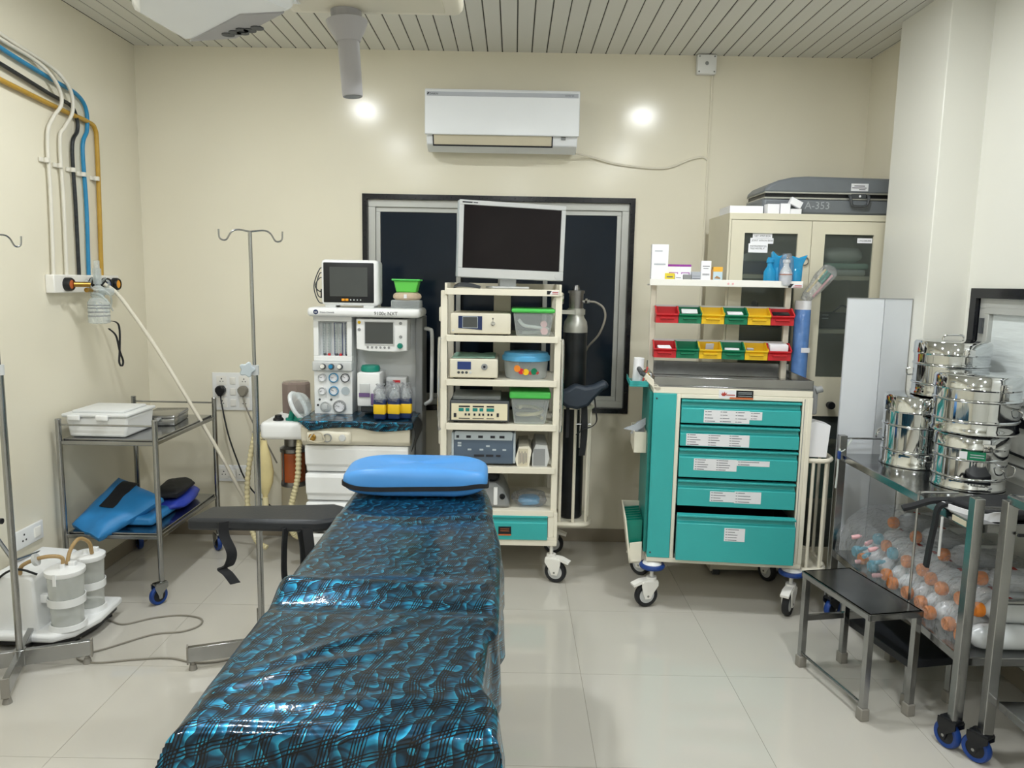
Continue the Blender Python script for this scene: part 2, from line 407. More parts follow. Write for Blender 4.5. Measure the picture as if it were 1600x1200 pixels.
def sheet_mat():
    """glossy printed rexine: curved dark strokes and fine hatching over blue-cyan"""
    m = bpy.data.materials.new('rexine'); m.use_nodes = True; nt = m.node_tree; N = nt.nodes; L = nt.links.new
    b = N['Principled BSDF']
    uv = N.new('ShaderNodeTexCoord')
    def mapping(sc, rz):
        mp = N.new('ShaderNodeMapping'); mp.inputs['Scale'].default_value = sc; mp.inputs['Rotation'].default_value = (0, 0, rz); L(uv.outputs['UV'], mp.inputs[0]); return mp.outputs[0]
    def wave(vec, scale, dist, det=1.0, dsc=1.0):
        wv = N.new('ShaderNodeTexWave'); wv.wave_type = 'BANDS'; wv.bands_direction = 'X'
        wv.inputs['Scale'].default_value = scale; wv.inputs['Distortion'].default_value = dist; wv.inputs['Detail'].default_value = det; wv.inputs['Detail Scale'].default_value = dsc
        L(vec, wv.inputs['Vector']); return wv.outputs['Fac']
    def ramp(f, *st):
        r = N.new('ShaderNodeValToRGB'); e = r.color_ramp.elements
        e[0].position, e[0].color = st[0][0], lin(st[0][1]); e[1].position, e[1].color = st[-1][0], lin(st[-1][1])
        for p, c in st[1:-1]:
            q = e.new(p); q.color = lin(c)
        L(f, r.inputs[0]); return r.outputs[0]
    def wave2(vec, scale, dist, dsc, prof='SIN'):
        wv = N.new('ShaderNodeTexWave'); wv.wave_type = 'BANDS'; wv.bands_direction = 'X'; wv.wave_profile = prof
        wv.inputs['Scale'].default_value = scale; wv.inputs['Distortion'].default_value = dist; wv.inputs['Detail'].default_value = 0.0; wv.inputs['Detail Scale'].default_value = dsc
        L(vec, wv.inputs['Vector']); return wv.outputs['Fac']
    def mul(a, c, fac):
        mx = N.new('ShaderNodeMixRGB'); mx.blend_type = 'MULTIPLY'
        if isinstance(fac, float): mx.inputs[0].default_value = fac
        else: L(fac, mx.inputs[0])
        L(a, mx.inputs[1]); L(c, mx.inputs[2]); return mx.outputs[0]
    # swelling tear shaped shades
    base = ramp(wave2(mapping((1, 1, 1), .35), 2.6, 7.0, 2.6, 'SAW'), (.0, '08293C'), (.45, '0C5070'), (.8, '1580A8'), (1.0, '35A8CE'))
    sw2 = ramp(wave2(mapping((1, 1, 1), 1.75), 2.9, 8.0, 2.3), (.05, '506A78'), (.55, 'FFFFFF'))
    # bundles of fine dark lines running two ways
    f1 = ramp(wave2(mapping((1, 1, 1), .28), 15.0, 2.0, .7), (.34, '0A1820'), (.56, 'FFFFFF'))
    g1 = ramp(wave2(mapping((1, 1, 1), .28), 1.7, 2.0, .7), (.45, '000000'), (.6, 'FFFFFF'))
    f2 = ramp(wave2(mapping((1, 1, 1), 1.30), 15.0, 3.0, .7), (.32, '0A1820'), (.54, 'FFFFFF'))
    g2 = ramp(wave2(mapping((1, 1, 1), 1.30), 2.1, 3.0, .7), (.5, '000000'), (.65, 'FFFFFF'))
    col = mul(mul(mul(base, sw2, .8), f1, g1), f2, g2)
    L(col, b.inputs['Base Color'])
    b.inputs['Metallic'].default_value = .7; b.inputs['Roughness'].default_value = .34
    b.inputs['Coat Weight'].default_value = .5; b.inputs['Coat Roughness'].default_value = .08
    nb = N.new('ShaderNodeTexNoise'); nb.inputs['Scale'].default_value = 16; nb.inputs['Detail'].default_value = 3; L(uv.outputs['UV'], nb.inputs['Vector'])
    bp = N.new('ShaderNodeBump'); bp.inputs['Strength'].default_value = .05; bp.inputs['Distance'].default_value = .02
    L(nb.outputs['Fac'], bp.inputs['Height']); L(bp.outputs[0], b.inputs['Normal']); L(bp.outputs[0], b.inputs['Coat Normal'])
    MATS['rexine'] = m
sheet_mat()

# ------------------------------------------------------------------ the room
WX0, WX1, WZ0, WZ1 = -.93, .73, .84, 2.165       # back window opening
mb = MB()
mb.box(XL, WX0, YB, YB + .16, 0, ZC); mb.box(WX1, XRB, YB, YB + .16, 0, ZC)
mb.box(WX0, WX1, YB, YB + .16, 0, WZ0); mb.box(WX0, WX1, YB, YB + .16, WZ1, ZC)
struct('wall_back', mb, 'wall_cream', angle=20)
struct('wall_left', MB().box(XL - .16, XL, YF, YB, 0, ZC), 'wall_cream')
struct('wall_front', MB().box(XL, XR, YF - .16, YF, 0, ZC), 'wall_white')
VY0, VY1, VZ0, VZ1 = 2.45, 3.56, 1.08, 1.66      # right window opening
mb = MB()
mb.box(XR, XR + .16, YF, VY0, 0, ZC); mb.box(XR, XR + .16, VY1, 4.0, 0, ZC)
mb.box(XR, XR + .16, VY0, VY1, 0, VZ0); mb.box(XR, XR + .16, VY0, VY1, VZ1, ZC)
struct('wall_right', mb, 'wall_white')
struct('wall_alcove', MB().box(XRB, XRB + .2, 4.0, YB, 0, ZC), 'wall_cream')
struct('pillar', MB().box(1.955, 2.2, 3.61, 4.07, 0, ZC), 'wall_white', bevel=.004)

fl = struct('floor', MB().box(XL, XR, YF, YB, -.06, -.0012), 'grout')
TS = .625; gx0 = .315 - 5 * TS; gy0 = 3.025 - 9 * TS
cache = {}
for i in range(9):
    for j in range(13):
        x0, x1 = max(XL, gx0 + i * TS), min(XR, gx0 + (i + 1) * TS); y0, y1 = max(YF, gy0 + j * TS), min(YB, gy0 + (j + 1) * TS)
        if x1 - x0 < .02 or y1 - y0 < .02: continue
        k = (round(x1 - x0, 3), round(y1 - y0, 3))
        if k not in cache: cache[k] = MB().box(.0009, k[0] - .0009, .0009, k[1] - .0009, -.012, 0).mesh('tile', 'tile')
        inst('tile', cache[k], fl, (x0, y0, 0))
ce = struct('ceiling', MB().box(XL, XR, YF, YB, ZC + .004, ZC + .08), 'gap_dark')
PW = .0875; npk = int((XR - XL) / PW) + 1
for i in range(npk):
    x0 = XL + i * PW; x1 = min(XR, x0 + PW)
    if x1 - x0 < .01: continue
    k = round(x1 - x0, 3)
    if ('p', k) not in cache:
        cache[('p', k)] = MB().prism([(.0028, ZC + .0035), (.0055, ZC), (k - .0055, ZC), (k - .0028, ZC + .0035)], YF, YB, 'y').mesh('plank', 'plank_grey', 20)
    inst('plank', cache[('p', k)], ce, (x0, 0, 0))
sk = .085
struct('baseboard_back', MB().box(XL, XRB, YB - .009, YB, 0, sk), 'skirting', bevel=.002)
struct('baseboard_left', MB().box(XL, XL + .009, YF, YB - .009, 0, sk), 'skirting', bevel=.002)
struct('baseboard_right', MB().box(XR - .009, XR, YF, 3.61, 0, sk), 'skirting', bevel=.002)

# back window: black granite surround, sliding aluminium sashes, night outside
wi = struct('window_1', MB().frame(WX0, WX1, WZ0, WZ1, YB - .012, YB + .10, .03), 'granite', label='black granite window surround around dark sliding panes')
struct('window_frame', MB().frame(WX0 + .03, WX1 - .03, WZ0 + .03, WZ1 - .03, YB + .015, YB + .085, .045), 'alu', wi, bevel=.002)
for (a, b, yy) in ((WX0 + .075, -.33, .03), (-.37, .22, .055), (.18, WX1 - .075, .03)):
    s_ = struct('sash', MB().frame(a, b, WZ0 + .075, WZ1 - .075, YB + yy, YB + yy + .02, .028), 'alu', wi, bevel=.0015)
    struct('pane', MB().box(a + .026, b - .026, YB + yy + .008, YB + yy + .013, WZ0 + .1, WZ1 - .1), 'night_pane', s_)

# right window: granite surround with a hinged frosted shutter
Q = Matrix(((0, -1, 0, XR), (1, 0, 0, 0), (0, 0, 1, 0), (0, 0, 0, 1)))      # local x -> world y, local y -> world -x
def q(mb): mb.M = Q; return mb
wi2 = struct('window_2', q(MB()).frame(VY0, VY1, VZ0, VZ1, -.1, .014, .045, .04), 'granite', label='black granite window surround with frosted shutter')
struct('window_frame', q(MB()).frame(VY0 + .045, VY1 - .05, VZ0 + .04, VZ1 - .04, -.07, -.005, .05), 'alu', wi2, bevel=.002)
sh = struct('shutter', q(MB()).frame(VY0 + .1, VY1 - .1, VZ0 + .09, VZ1 - .085, -.045, 0.002, .03), 'alu', wi2, bevel=.002)
struct('pane', q(MB()).box(VY0 + .125, VY1 - .125, -.03, -.02, VZ0 + .115, VZ1 - .11), 'frosted', sh)
for zz in (VZ1 - .17, VZ0 + .17):
    hg = struct('hinge', q(MB()).box(VY1 - .104, VY1 - .072, .002, .007, zz - .035, zz + .035).cyl((VY1 - .09, .007, zz - .035), (VY1 - .09, .007, zz + .035), .006, n=8), 'dark_grey', wi2)

# ceiling downlights: the room's lamps
lm_ring = MB().lathe([(.088, -.004), (.112, -.006), (.116, 0), (.116, .004), (.088, .004), (.088, -.004)], 32).mesh('rim', 'white_plastic')
lm_dif = MB().lathe([(.088, -.001), (.087, -.0035)], 32).mesh('diffuser', 'lamp_glow')
for (x, y, wh) in ((-1.21, 3.12, 'nearest the gas pipes'), (1.01, 3.08, 'nearest the drug cart'), (-1.2, 1.5, 'over the near drip stand'), (1.1, 1.35, 'over the near right trolley'), (-1.2, -.3, 'behind the viewer on the gas pipe side'), (1.1, -.3, 'behind the viewer on the pillar side'), (0, -1.5, 'farthest from the window')):
    t = thing('ceiling_downlight', 'round white ceiling downlight ' + wh, 'ceiling light', (x, y, ZC), 0, 'round ceiling downlights')
    inst('rim', lm_ring, t); inst('diffuser', lm_dif, t)

# ------------------------------------------------------------------ OR table with patterned sheet
TX0, TX1, TZ, TY0, TY1 = -.595, .0, .85, 1.235, 2.97
t = thing('operating_table', 'operating table with padded top under the shiny blue sheet', 'operating table', (-.3, 2.1, 0), world=True)
obj('base', MB().rbox(-.56, -.05, 1.75, 2.65, .02, .13, .03), 'steel', t)
obj('column', MB().rbox(-.42, -.18, 2.0, 2.35, .12, .70, .02), 'steel', t)
obj('frame', MB().box(TX0 + .05, TX1 - .12, TY0 + .08, TY1 - .03, .69, .745), 'dark_grey', t, bevel=.004)
for (a, b, mx) in ((TY0 + .02, 1.83, -.06), (1.845, 2.70, -.075), (2.715, TY1, -.115)):
    obj('mattress_section', MB().rbox(TX0 + .012, mx, a, b, .745, TZ - .006, .02), 'black_vinyl', t)
for sx in (TX0 + .03, TX1 - .11):
    r_ = obj('side_rail', MB().box(sx - .005, sx + .005, 1.5, 2.9, .70, .73), 'steel', t, bevel=.001)
for x in (-.53, -.08):
    for y in (1.8, 2.6): obj('foot', MB().cyl((x, y, 0), (x, y, .03), .03, n=16), 'rubber', t)

# sheet: one cloth over the whole top, hanging at the near end and along the side
def edge(o, r=.028, flare=.03):
    if o <= 0: return o, 0.0
    th = o / r
    if th < PI / 2: return r * math.sin(th), r * (1 - math.cos(th))
    k = o - r * PI / 2
    return r + flare * k, r + k
HL, HR, HF, HB, er = .09, .22, .20, .05, .028
XRT = ((1.2, .0), (1.33, .0), (1.43, -.034), (1.60, -.030), (1.70, -.008), (2.20, -.012), (2.60, -.048), (3.0, -.09))
def right_edge(y):
    y = min(max(y, 1.2), 3.0)
    for (a, p), (b, q_) in zip(XRT, XRT[1:]):
        if y <= b:
            f = (y - a) / (b - a); f = f * f * (3 - 2 * f); return p + (q_ - p) * f
def sheet_pt(u, v):
    s_ = -HL + u * (TX1 - TX0 - 2 * er + HL + HR); q_ = -HF + v * (TY1 - TY0 - 2 * er + HF + HB)
    wid, ln = TX1 - TX0 - 2 * er, TY1 - TY0 - 2 * er
    p = Vector((s_ * 5.0, q_ * 5.0, 3.1)); nz = noise.noise(p) ; nz2 = noise.noise(p * 2.7 + Vector((9, 2, 1)))
    ox = -s_ if s_ < 0 else (s_ - wid if s_ > wid else 0); oy = -q_ if q_ < 0 else (q_ - ln if q_ > ln else 0)
    ex, dx = edge(ox, er, .03 + .08 * max(0, nz)); ey, dy = edge(oy, er, .05 + .12 * nz2)
    cx = min(max(s_, 0), wid); cy = min(max(q_, 0), ln)
    x = TX0 + er + cx + (-ex if s_ < 0 else ex if s_ > wid else 0)
    y = TY0 + er + cy + (-ey if q_ < 0 else ey if q_ > ln else 0)
    z = TZ + .004 - max(dx, dy)
    yy = TY0 + er + cy; xx = TX0 + er + cx
    x += (right_edge(yy) - .012) * cx / wid
    if ox and dx > er: x += .010 * math.sin(q_ * 21 + 2 * nz) * min(1, (dx - er) / .08) * (1 if s_ > 0 else .5)
    if oy and dy > er: y += .012 * math.sin(s_ * 25 + 2 * nz) * min(1, (dy - er) / .08)
    if ox and oy and q_ < 0: x += .10 * min(dx, dy) * (1 if s_ > 0 else -1) * 2.2; y -= .4 * min(dx, dy)
    # soft folds: crest over the joint between the mattress sections, creases fanning from it
    lf = max(0, 1 - (xx - TX0) / .42)
    crest = .026 * math.exp(-((yy - 1.86 - .05 * (xx - TX0)) / .045) ** 2) * (.25 + lf)
    crest -= .010 * math.exp(-((yy - 1.765 + .03 * (xx - TX0)) / .03) ** 2)
    d1 = (yy - 1.60) - .75 * (xx + .30); crest += .008 * math.exp(-(d1 / .022) ** 2) * max(0, 1 - abs(xx + .38) / .22)
    d2 = (yy - 1.50) - .5 * (xx + .30); crest += .008 * math.exp(-(d2 / .02) ** 2) * max(0, 1 - abs(xx + .40) / .20)
    crest += .007 * math.exp(-((yy - 1.33 + .01 * math.sin(xx * 12)) / .02) ** 2) * max(0, 1 - abs(xx + .3) / .3)
    crest += .006 * math.exp(-((yy - 2.50 - .06 * math.sin(xx * 5)) / .03) ** 2)
    far = max(0, (yy - 1.9) / 1.0)
    if not ox and not oy: z += crest + .002 * nz + (.0008 + .0014 * far) * nz2 + .005
    else: z += (crest + .004) * max(0, 1 - max(dx, dy) / .05) + .003 * nz2
    return (x, y, z)
def sheet_uv(u, v):
    return (u * (TX1 - TX0 + HL + HR) * 3.3, v * (TY1 - TY0 + HF + HB) * 3.3)
mb = MB().grid(110, 220, sheet_pt, sheet_uv)
sh_ = solo('table_sheet', 'shiny black and cyan patterned sheet draped over the operating table', 'sheet', mb, 'rexine', angle=None)

# pillow with zip
def pillow_pt(u, v):
    a = 2 * PI * u; h = -1 + 2 * v
    cs, sn = math.cos(a), math.sin(a); e = .34
    X = math.copysign(abs(cs) ** e, cs); Y = math.copysign(abs(sn) ** e, sn)
    k = (1 - abs(h) ** 2.6) ** .5 if abs(h) < 1 else 0
    f = .80 + .20 * k
    rr = 1 if abs(h) < .999 else 0
    x = X * .268 * f * (1 - .0 * h) * rr; y = Y * .135 * f * rr
    z = h * .052 * (1 - .25 * (abs(X) ** 6) * abs(h)) + .004 * noise.noise(Vector((x * 9, y * 9, h)))
    return (x, y, z)
t = thing('pillow', 'bright blue foam pillow with black zip at the head of the table', 'pillow', (-.353, 2.80, TZ + .066), 1.5)
mb = MB(); nu, nv = 64, 20
prof = [-1, -.995, -.97, -.9, -.78, -.6, -.4, -.2, 0, .2, .4, .6, .78, .9, .97, .995, 1]
vs = []
for h in prof:
    for i in range(nu): vs.append(pillow_pt(i / nu, (h + 1) / 2))
m_ = len(prof)
mb.add(vs, [(j * nu + i, j * nu + (i + 1) % nu, (j + 1) * nu + (i + 1) % nu, (j + 1) * nu + i) for j in range(m_ - 1) for i in range(nu)] + [tuple(range(nu - 1, -1, -1)), tuple((m_ - 1) * nu + i for i in range(nu))])
obj('cover', mb, 'pillow_blue', t, angle=70)
zp = []
for i in range(33):
    p = pillow_pt(.5 + .5 * (i / 32), .40); zp.append((p[0] * 1.012, p[1] * 1.02 - .001, p[2] - .004 + .006 * math.sin(i * .35)))
obj('zip', MB().strip(zp, .016, .004, (0, 0, 1)), 'black_fabric', t)

# arm board
t = thing('arm_board', 'black padded arm board sticking out beside the operating table', 'arm board', (-.86, 2.66, .76), world=True)
obj('pad', MB().prism([(-1.135, 2.56), (-1.105, 2.715), (-.66, 2.775), (-.595, 2.73), (-.60, 2.60), (-.68, 2.56)], .762, .806, 'z'), 'black_vinyl', t, bevel=.012)
obj('bracket', MB().box(-.75, -.575, 2.63, 2.69, .735, .761).box(-.60, -.575, 2.63, 2.69, .69, .761), 'steel', t, bevel=.003)
obj('strap', MB().strip(spline([(-1.0, 2.552, .80), (-1.0, 2.553, .75), (-.975, 2.55, .69), (-.985, 2.55, .645), (-1.01, 2.55, .63), (-.99, 2.55, .61), (-.965, 2.55, .575)]), .035, .005, (.8, .6, 0)), 'black_fabric', t)
obj('strap', MB().strip(spline([(-.785, 2.556, .78), (-.79, 2.55, .70), (-.79, 2.55, .60), (-.77, 2.56, .555), (-.735, 2.57, .60), (-.73, 2.57, .70), (-.735, 2.556, .77)]), .03, .005, (.3, 1, 0)), 'black_fabric', t)
obj('strap', MB().strip(spline([(-.71, 2.56, .78), (-.70, 2.555, .70), (-.69, 2.555, .62)]), .035, .005, (1, .2, 0)), 'black_fabric', t)

# ------------------------------------------------------------------ IV stands
def iv_stand(x, y, rz, label, ztop, ln=.30, hook=0):
    t = thing('drip_stand', label, 'drip stand', (x, y, 0), rz, 'steel drip stands')
    for k in range(4):
        M = rot(0, 0, 90 * k)
        b = obj('leg', MB(M).box(.012, ln, -.012, .012, .036, .102), 'steel', t, bevel=.002)
        obj('end_cap', MB(M).box(ln - .004, ln + .003, -.015, .015, .03, .108), 'foot_grey', b)
        obj('rubber_foot', MB(M).cyl((ln - .02, 0, 0), (ln - .02, 0, .022), .018, .013, 12).cyl((ln - .02, 0, .022), (ln - .02, 0, .046), .009, n=8), 'foot_grey', b)
    obj('hub', MB().box(-.02, .02, -.02, .02, .034, .106), 'steel', t, bevel=.003)
    obj('lower_tube', MB().cyl((0, 0, .09), (0, 0, 1.27), .0135, n=18), 'steel', t)
    obj('upper_tube', MB().cyl((0, 0, 1.2), (-.004, 0, ztop), .0075, n=14), 'steel', t)
    obj('collar', MB().cyl((0, 0, 1.25), (0, 0, 1.29), .0175, n=18), 'light_grey', t)
    kb = MB(rot(90, 0, 0)); pts = []
    for i in range(40):
        a = 2 * PI * i / 40; r = .028 + .005 * math.cos(5 * a); pts.append((-.03 + r * math.cos(a), 1.275 + r * math.sin(a)))
    kb.prism(pts, .016, .034, 'z'); obj('knob', kb, 'gray_pale', t, bevel=.004)
    hk = MB(rot(0, 0, hook))
    for s_ in (-1, 1):
        hk.tube(spline([(-.004, 0, ztop), (s_ * .05, 0, ztop + .006), (s_ * .075, 0, ztop - .005), (s_ * .095, 0, ztop - .035), (s_ * .118, 0, ztop - .03), (s_ * .122, 0, ztop + .005)], 6), .0035, 8)
    obj('hook', hk, 'steel', t)
iv_stand(-1.065, 3.1, 20, 'steel drip stand with two hooks between trolley and operating table', 1.832)
iv_stand(-2.02, 2.95, 22, 'steel drip stand at the far left in front of the suction unit', 1.79, .262, 44)

# ------------------------------------------------------------------ steel trolley by the left wall
t = thing('steel_trolley', 'two shelf stainless steel trolley in the left corner', 'trolley', (-1.99, 4.02, 0), world=True)
ax, bx, ay, by = -2.232, -1.757, 3.655, 4.40
for px in (ax, bx):
    for py in (ay, by):
        p = obj('post', MB().cyl((px, py, .12), (px, py, .935), .0135, n=16), 'steel', t)
        obj('post_cap', MB().lathe([(.014, 0), (.0145, .004), (.012, .008), (1e-6, .009)], 16, (px, py, .935)), 'steel', p)
for (z, nm) in ((.845, 'shelf'), (.365, 'shelf')):
    obj(nm, MB().box(ax - .004, bx + .004, ay - .004, by + .004, z - .032, z - .012).box(ax + .012, bx - .012, ay + .012, by - .012, z - .012, z - .004), 'steel_top', t, bevel=.003)
for py in (ay, by): obj('guard_rail', MB().cyl((ax, py, .912), (bx, py, .912), .005, n=10), 'steel', t)
for px in (ax, bx):
    for py in (ay, by): caster(t, px, py, .125, .048, .026, 150 if py < 4 else 40, 'blue')

t = thing('lidded_box', 'white plastic box with clear lid on the steel trolley', 'plastic box', (-2.06, 3.84, .841), 2, world=True)
obj('tub', MB().prism([(-2.205, .843), (-1.925, .843), (-1.912, .945), (-2.225, .945)], 3.70, 3.98, 'y'), 'white_plastic', t, bevel=.012)
l_ = obj('lid', MB().rbox(-2.235, -1.905, 3.685, 3.99, .945, .962, .007).rbox(-2.2, -1.94, 3.72, 3.96, .96, .975, .007), 'frost_box', t)
for x in (-2.17, -2.03): obj('clip', MB().rbox(x - .03, x + .03, 3.675, 3.69, .93, .957, .005), 'white_plastic', l_)
t = thing('instrument_case', 'flat steel instrument case behind the white box', 'steel case', (-1.93, 4.15, .841), 8)
obj('body', MB().rbox(-.085, .085, -.13, .13, .001, .04, .006), 'steel', t)
obj('lid', MB().rbox(-.088, .088, -.133, .133, .036, .058, .008), 'steel_top', t)
obj('latch', MB().box(-.02, .02, -.139, -.131, .025, .048), 'chrome', t, bevel=.002)

# folded lead aprons on the lower shelf
AP = [Vector(p) for p in ((-2.225, 3.71, .378), (-2.04, 3.615, .340), (-1.835, 3.88, .470), (-2.15, 4.04, .535))]     # folded corners: wall side, overhanging tip, right, top
def apron(u, v, k=0.0):
    p = (AP[0] * (1 - u) + AP[1] * u) * (1 - v) + (AP[3] * (1 - u) + AP[2] * u) * v
    n_ = Vector((.10, -.55, .83)); e_ = min(u, 1 - u, v, 1 - v)
    th = .014 + .028 * min(1, e_ / .18) ** .6
    p = p + n_ * (k * th) + Vector((0, 0, .008 * noise.noise(Vector((u * 3, v * 3, .4)))))
    return p
t = thing('folded_apron', 'blue lead apron with black strip folded on lower trolley shelf', 'apron', (-2.04, 3.85, .362), world=True)
mb = MB(); n1 = n2 = 20; W1 = n1 + 1
mb.add([apron(i / n1, j / n2, 1) for j in range(W1) for i in range(W1)], [(j * W1 + i, j * W1 + i + 1, (j + 1) * W1 + i + 1, (j + 1) * W1 + i) for j in range(n2) for i in range(n1)])
o_ = len(mb.v); mb.add([apron(i / n1, j / n2, -1) for j in range(W1) for i in range(W1)], [(j * W1 + i, (j + 1) * W1 + i, (j + 1) * W1 + i + 1, j * W1 + i + 1) for j in range(n2) for i in range(n1)])
rim = [i for i in range(W1)] + [j * W1 + n1 for j in range(1, n2 + 1)] + [n2 * W1 + i for i in range(n1 - 1, -1, -1)] + [j * W1 for j in range(n2 - 1, 0, -1)]
mb.f += [(rim[k], rim[(k + 1) % len(rim)], rim[(k + 1) % len(rim)] + o_, rim[k] + o_) for k in range(len(rim))]
obj('apron_cloth', mb, 'apron_blue', t, angle=50)
obj('lower_fold', MB().prism([(-2.20, .366), (-1.84, .366), (-1.85, .41), (-2.10, .43), (-2.19, .40)], 3.76, 4.06, 'y'), 'apron_blue', t, bevel=.015)
st = [apron(.30 + .17 * q_ / 12, 1 - .58 * q_ / 12, 1) + Vector((0, -.001, .003)) for q_ in range(13)]
obj('closure_strip', MB().strip(st, .085, .004, (1, -.1, -.12)), 'black_fabric', t)
t = thing('folded_apron', 'crumpled navy and grey apron lying behind the blue apron', 'apron', (-1.895, 4.17, .367), 8)
def wad(hx, hy, hz, seed):
    mb = MB().sphere((0, 0, 0), 1, n=26, m=14); out = []
    for v in mb.v:
        k = 1 + .16 * noise.noise(v * 1.8 + Vector((seed, 1, 2)))
        x = math.copysign(abs(v.x) ** .6, v.x) * hx * k; y = math.copysign(abs(v.y) ** .6, v.y) * hy * k; z = max(-.98, v.z * (1 + .3 * noise.noise(v * 3 + Vector((seed, 5, 5))))) * hz
        out.append(Vector((x, y, z + hz)))
    mb.v = out; return mb
obj('apron_cloth', wad(.095, .20, .034, 3), 'apron_navy', t, angle=70)
mb = wad(.08, .17, .032, 8); mb.v = [v + Vector((-.01, -.01, .06)) for v in mb.v]
obj('lining', mb, 'black_fabric', t, angle=70)

# ------------------------------------------------------------------ suction unit with two jars
t = thing('suction_unit', 'white wheeled suction machine with two clear collection jars', 'suction machine', (-2.06, 3.32, 0), world=True); SUC = t
obj('body', MB().prism([(-2.255, .07), (-2.065, .07), (-2.075, .32), (-2.09, .335), (-2.255, .345)], 3.24, 3.60, 'y'), 'white_plastic', t, bevel=.018)
obj('base_tray', MB().prism([(-2.26, 3.20), (-1.98, 3.19), (-1.91, 3.25), (-1.875, 3.40), (-1.89, 3.62), (-2.26, 3.62)], .055, .09, 'z'), 'white_plastic', t, bevel=.012)
obj('underside', MB().prism([(-2.25, 3.225), (-1.99, 3.215), (-1.925, 3.28), (-1.895, 3.42), (-1.91, 3.60), (-2.25, 3.60)], .03, .054, 'z'), 'black_plastic', t)
for (x, y) in ((-2.2, 3.28), (-1.95, 3.33), (-1.93, 3.57), (-2.2, 3.56)): caster(t, x, y, .055, .021, .02, 30, 'grey')
for (x, y, r, h) in ((-1.965, 3.295, .074, .30), (-1.965, 3.475, .068, .30)):
    j = obj('jar', MB().lathe([(r * .80, .092), (r * .86, .10), (r * .9, .18), (r, .34)], 28, (x, y, 0), caps=False), 'jar_clear', t)
    obj('jar_lid', MB().lathe([(r * 1.06, .335), (r * 1.1, .34), (r * 1.1, .356), (r * .9, .364), (r * .5, .366), (1e-6, .367)], 28, (x, y, 0)).cyl((x, y - .02, .36), (x, y - .02, .385), .012, n=12).rbox(x + .01, x + .04, y + .005, y + .03, .362, .385, .004), 'white_plastic', j)
    obj('holder_band', MB().lathe([(r * .98, .20), (r * 1.03, .20), (r * 1.05, .235), (r * 1.0, .235), (r * .98, .20)], 28, (x, y, 0)).rbox(x - r - .035, x - r + .003, y - .02, y + .012, .20, .24, .006), 'white_plastic', j)
    obj('lid_clip', MB().box(x - .008, x + .008, y - r * 1.13, y - r * 1.08, .305, .36), 'white_plastic', j, bevel=.002)
    obj('cup_rim', MB().lathe([(r * .85, .09), (r * 1.05, .09), (r * 1.0, .112), (r * .9, .112), (r * .85, .09)], 28, (x, y, 0)), 'white_plastic', j)
obj('jar_tube', MB().tube(spline([(-1.965, 3.28, .37), (-1.965, 3.28, .41), (-2.0, 3.26, .425), (-2.06, 3.25, .415), (-2.12, 3.245, .385), (-2.135, 3.25, .345)]), .0085, 10), 'tube_amber', t)
obj('jar_tube', MB().tube(spline([(-1.965, 3.31, .37), (-1.96, 3.34, .43), (-1.95, 3.39, .46), (-1.93, 3.43, .43), (-1.93, 3.45, .37)]), .0085, 10), 'tube_amber', t)
obj('filter_disc', MB().cyl((-2.065, 3.245, .412), (-2.052, 3.247, .416), .027, n=20), 'light_grey', t)
obj('push_handle', MB().tube([(-2.23, 3.58, .33), (-2.235, 3.36, .36), (-2.245, 3.22, .585), (-2.245, 3.2, .60)], .009, 10), 'steel', t)
obj('handle_grip', MB().cyl((-2.26, 3.20, .602), (-2.16, 3.20, .60), .0125, n=12), 'black_plastic', t)
obj('dark_hose', MB().tube(spline([(-2.24, 3.22, .31), (-2.18, 3.235, .36), (-2.12, 3.235, .372), (-2.06, 3.25, .345)]), .005, 8), 'black_plastic', t)
SUC.location.y -= .095

# ------------------------------------------------------------------ gas pipes on the left wall
def lw(y, z, out=.02): return (XL + out, y, z)
def pipe(name, label, pts, r, m, clampz):
    t = thing(name, label, 'gas pipe', (XL + .01, pts[-1][1], pts[-1][2]), world=True, group='gas pipes on the left wall')
    obj('tube', MB().tube(spline(pts, 10), r, 12), m, t)
    y = pts[-1][1]
    for z in clampz:
        obj('clamp', MB().rbox(XL + .001, XL + .012, y - .034, y + .034, z - .011, z + .011, .003).lathe([(r + .001, -.011), (r + .004, -.011), (r + .004, .011), (r + .001, .011), (r + .001, -.011)], 14, (XL + .02, y, z)), 'pipe_white', t)
pipe('gas_pipe', 'blue gas pipe bending down the left wall', [lw(3.0, 2.70), lw(3.44, 2.625), lw(3.80, 2.585), lw(4.02, 2.565), lw(4.11, 2.51), lw(4.11, 2.40), lw(4.06, 2.30), lw(4.065, 2.0), lw(4.05, 1.645)], .0105, 'pipe_blue', (2.165,))
pipe('gas_pipe', 'black striped gas pipe bending down the left wall', [lw(3.0, 2.60), lw(3.44, 2.555), lw(3.80, 2.51), lw(3.97, 2.495), lw(4.02, 2.44), lw(4.02, 2.38), lw(3.965, 2.29), lw(3.965, 2.0), lw(3.96, 1.645)], .0095, 'pipe_black', (2.175,))
pipe('gas_pipe', 'ochre yellow gas pipe nearest the room corner', [lw(3.0, 2.52), lw(3.44, 2.485), lw(3.9, 2.455), lw(4.13, 2.445), lw(4.19, 2.42), lw(4.2, 2.34), lw(4.19, 2.0), lw(4.175, 1.645)], .0118, 'pipe_yellow', (2.16,))
pipe('gas_pipe', 'white gas pipe farthest from the corner looping over the others', [lw(3.0, 2.735), lw(3.42, 2.665), lw(3.68, 2.64), lw(3.76, 2.60, .045), lw(3.83, 2.54, .05), lw(3.84, 2.47, .05), lw(3.80, 2.40, .03), lw(3.76, 2.30), lw(3.755, 2.0), lw(3.74, 1.645)], .0088, 'pipe_white', (2.19,))
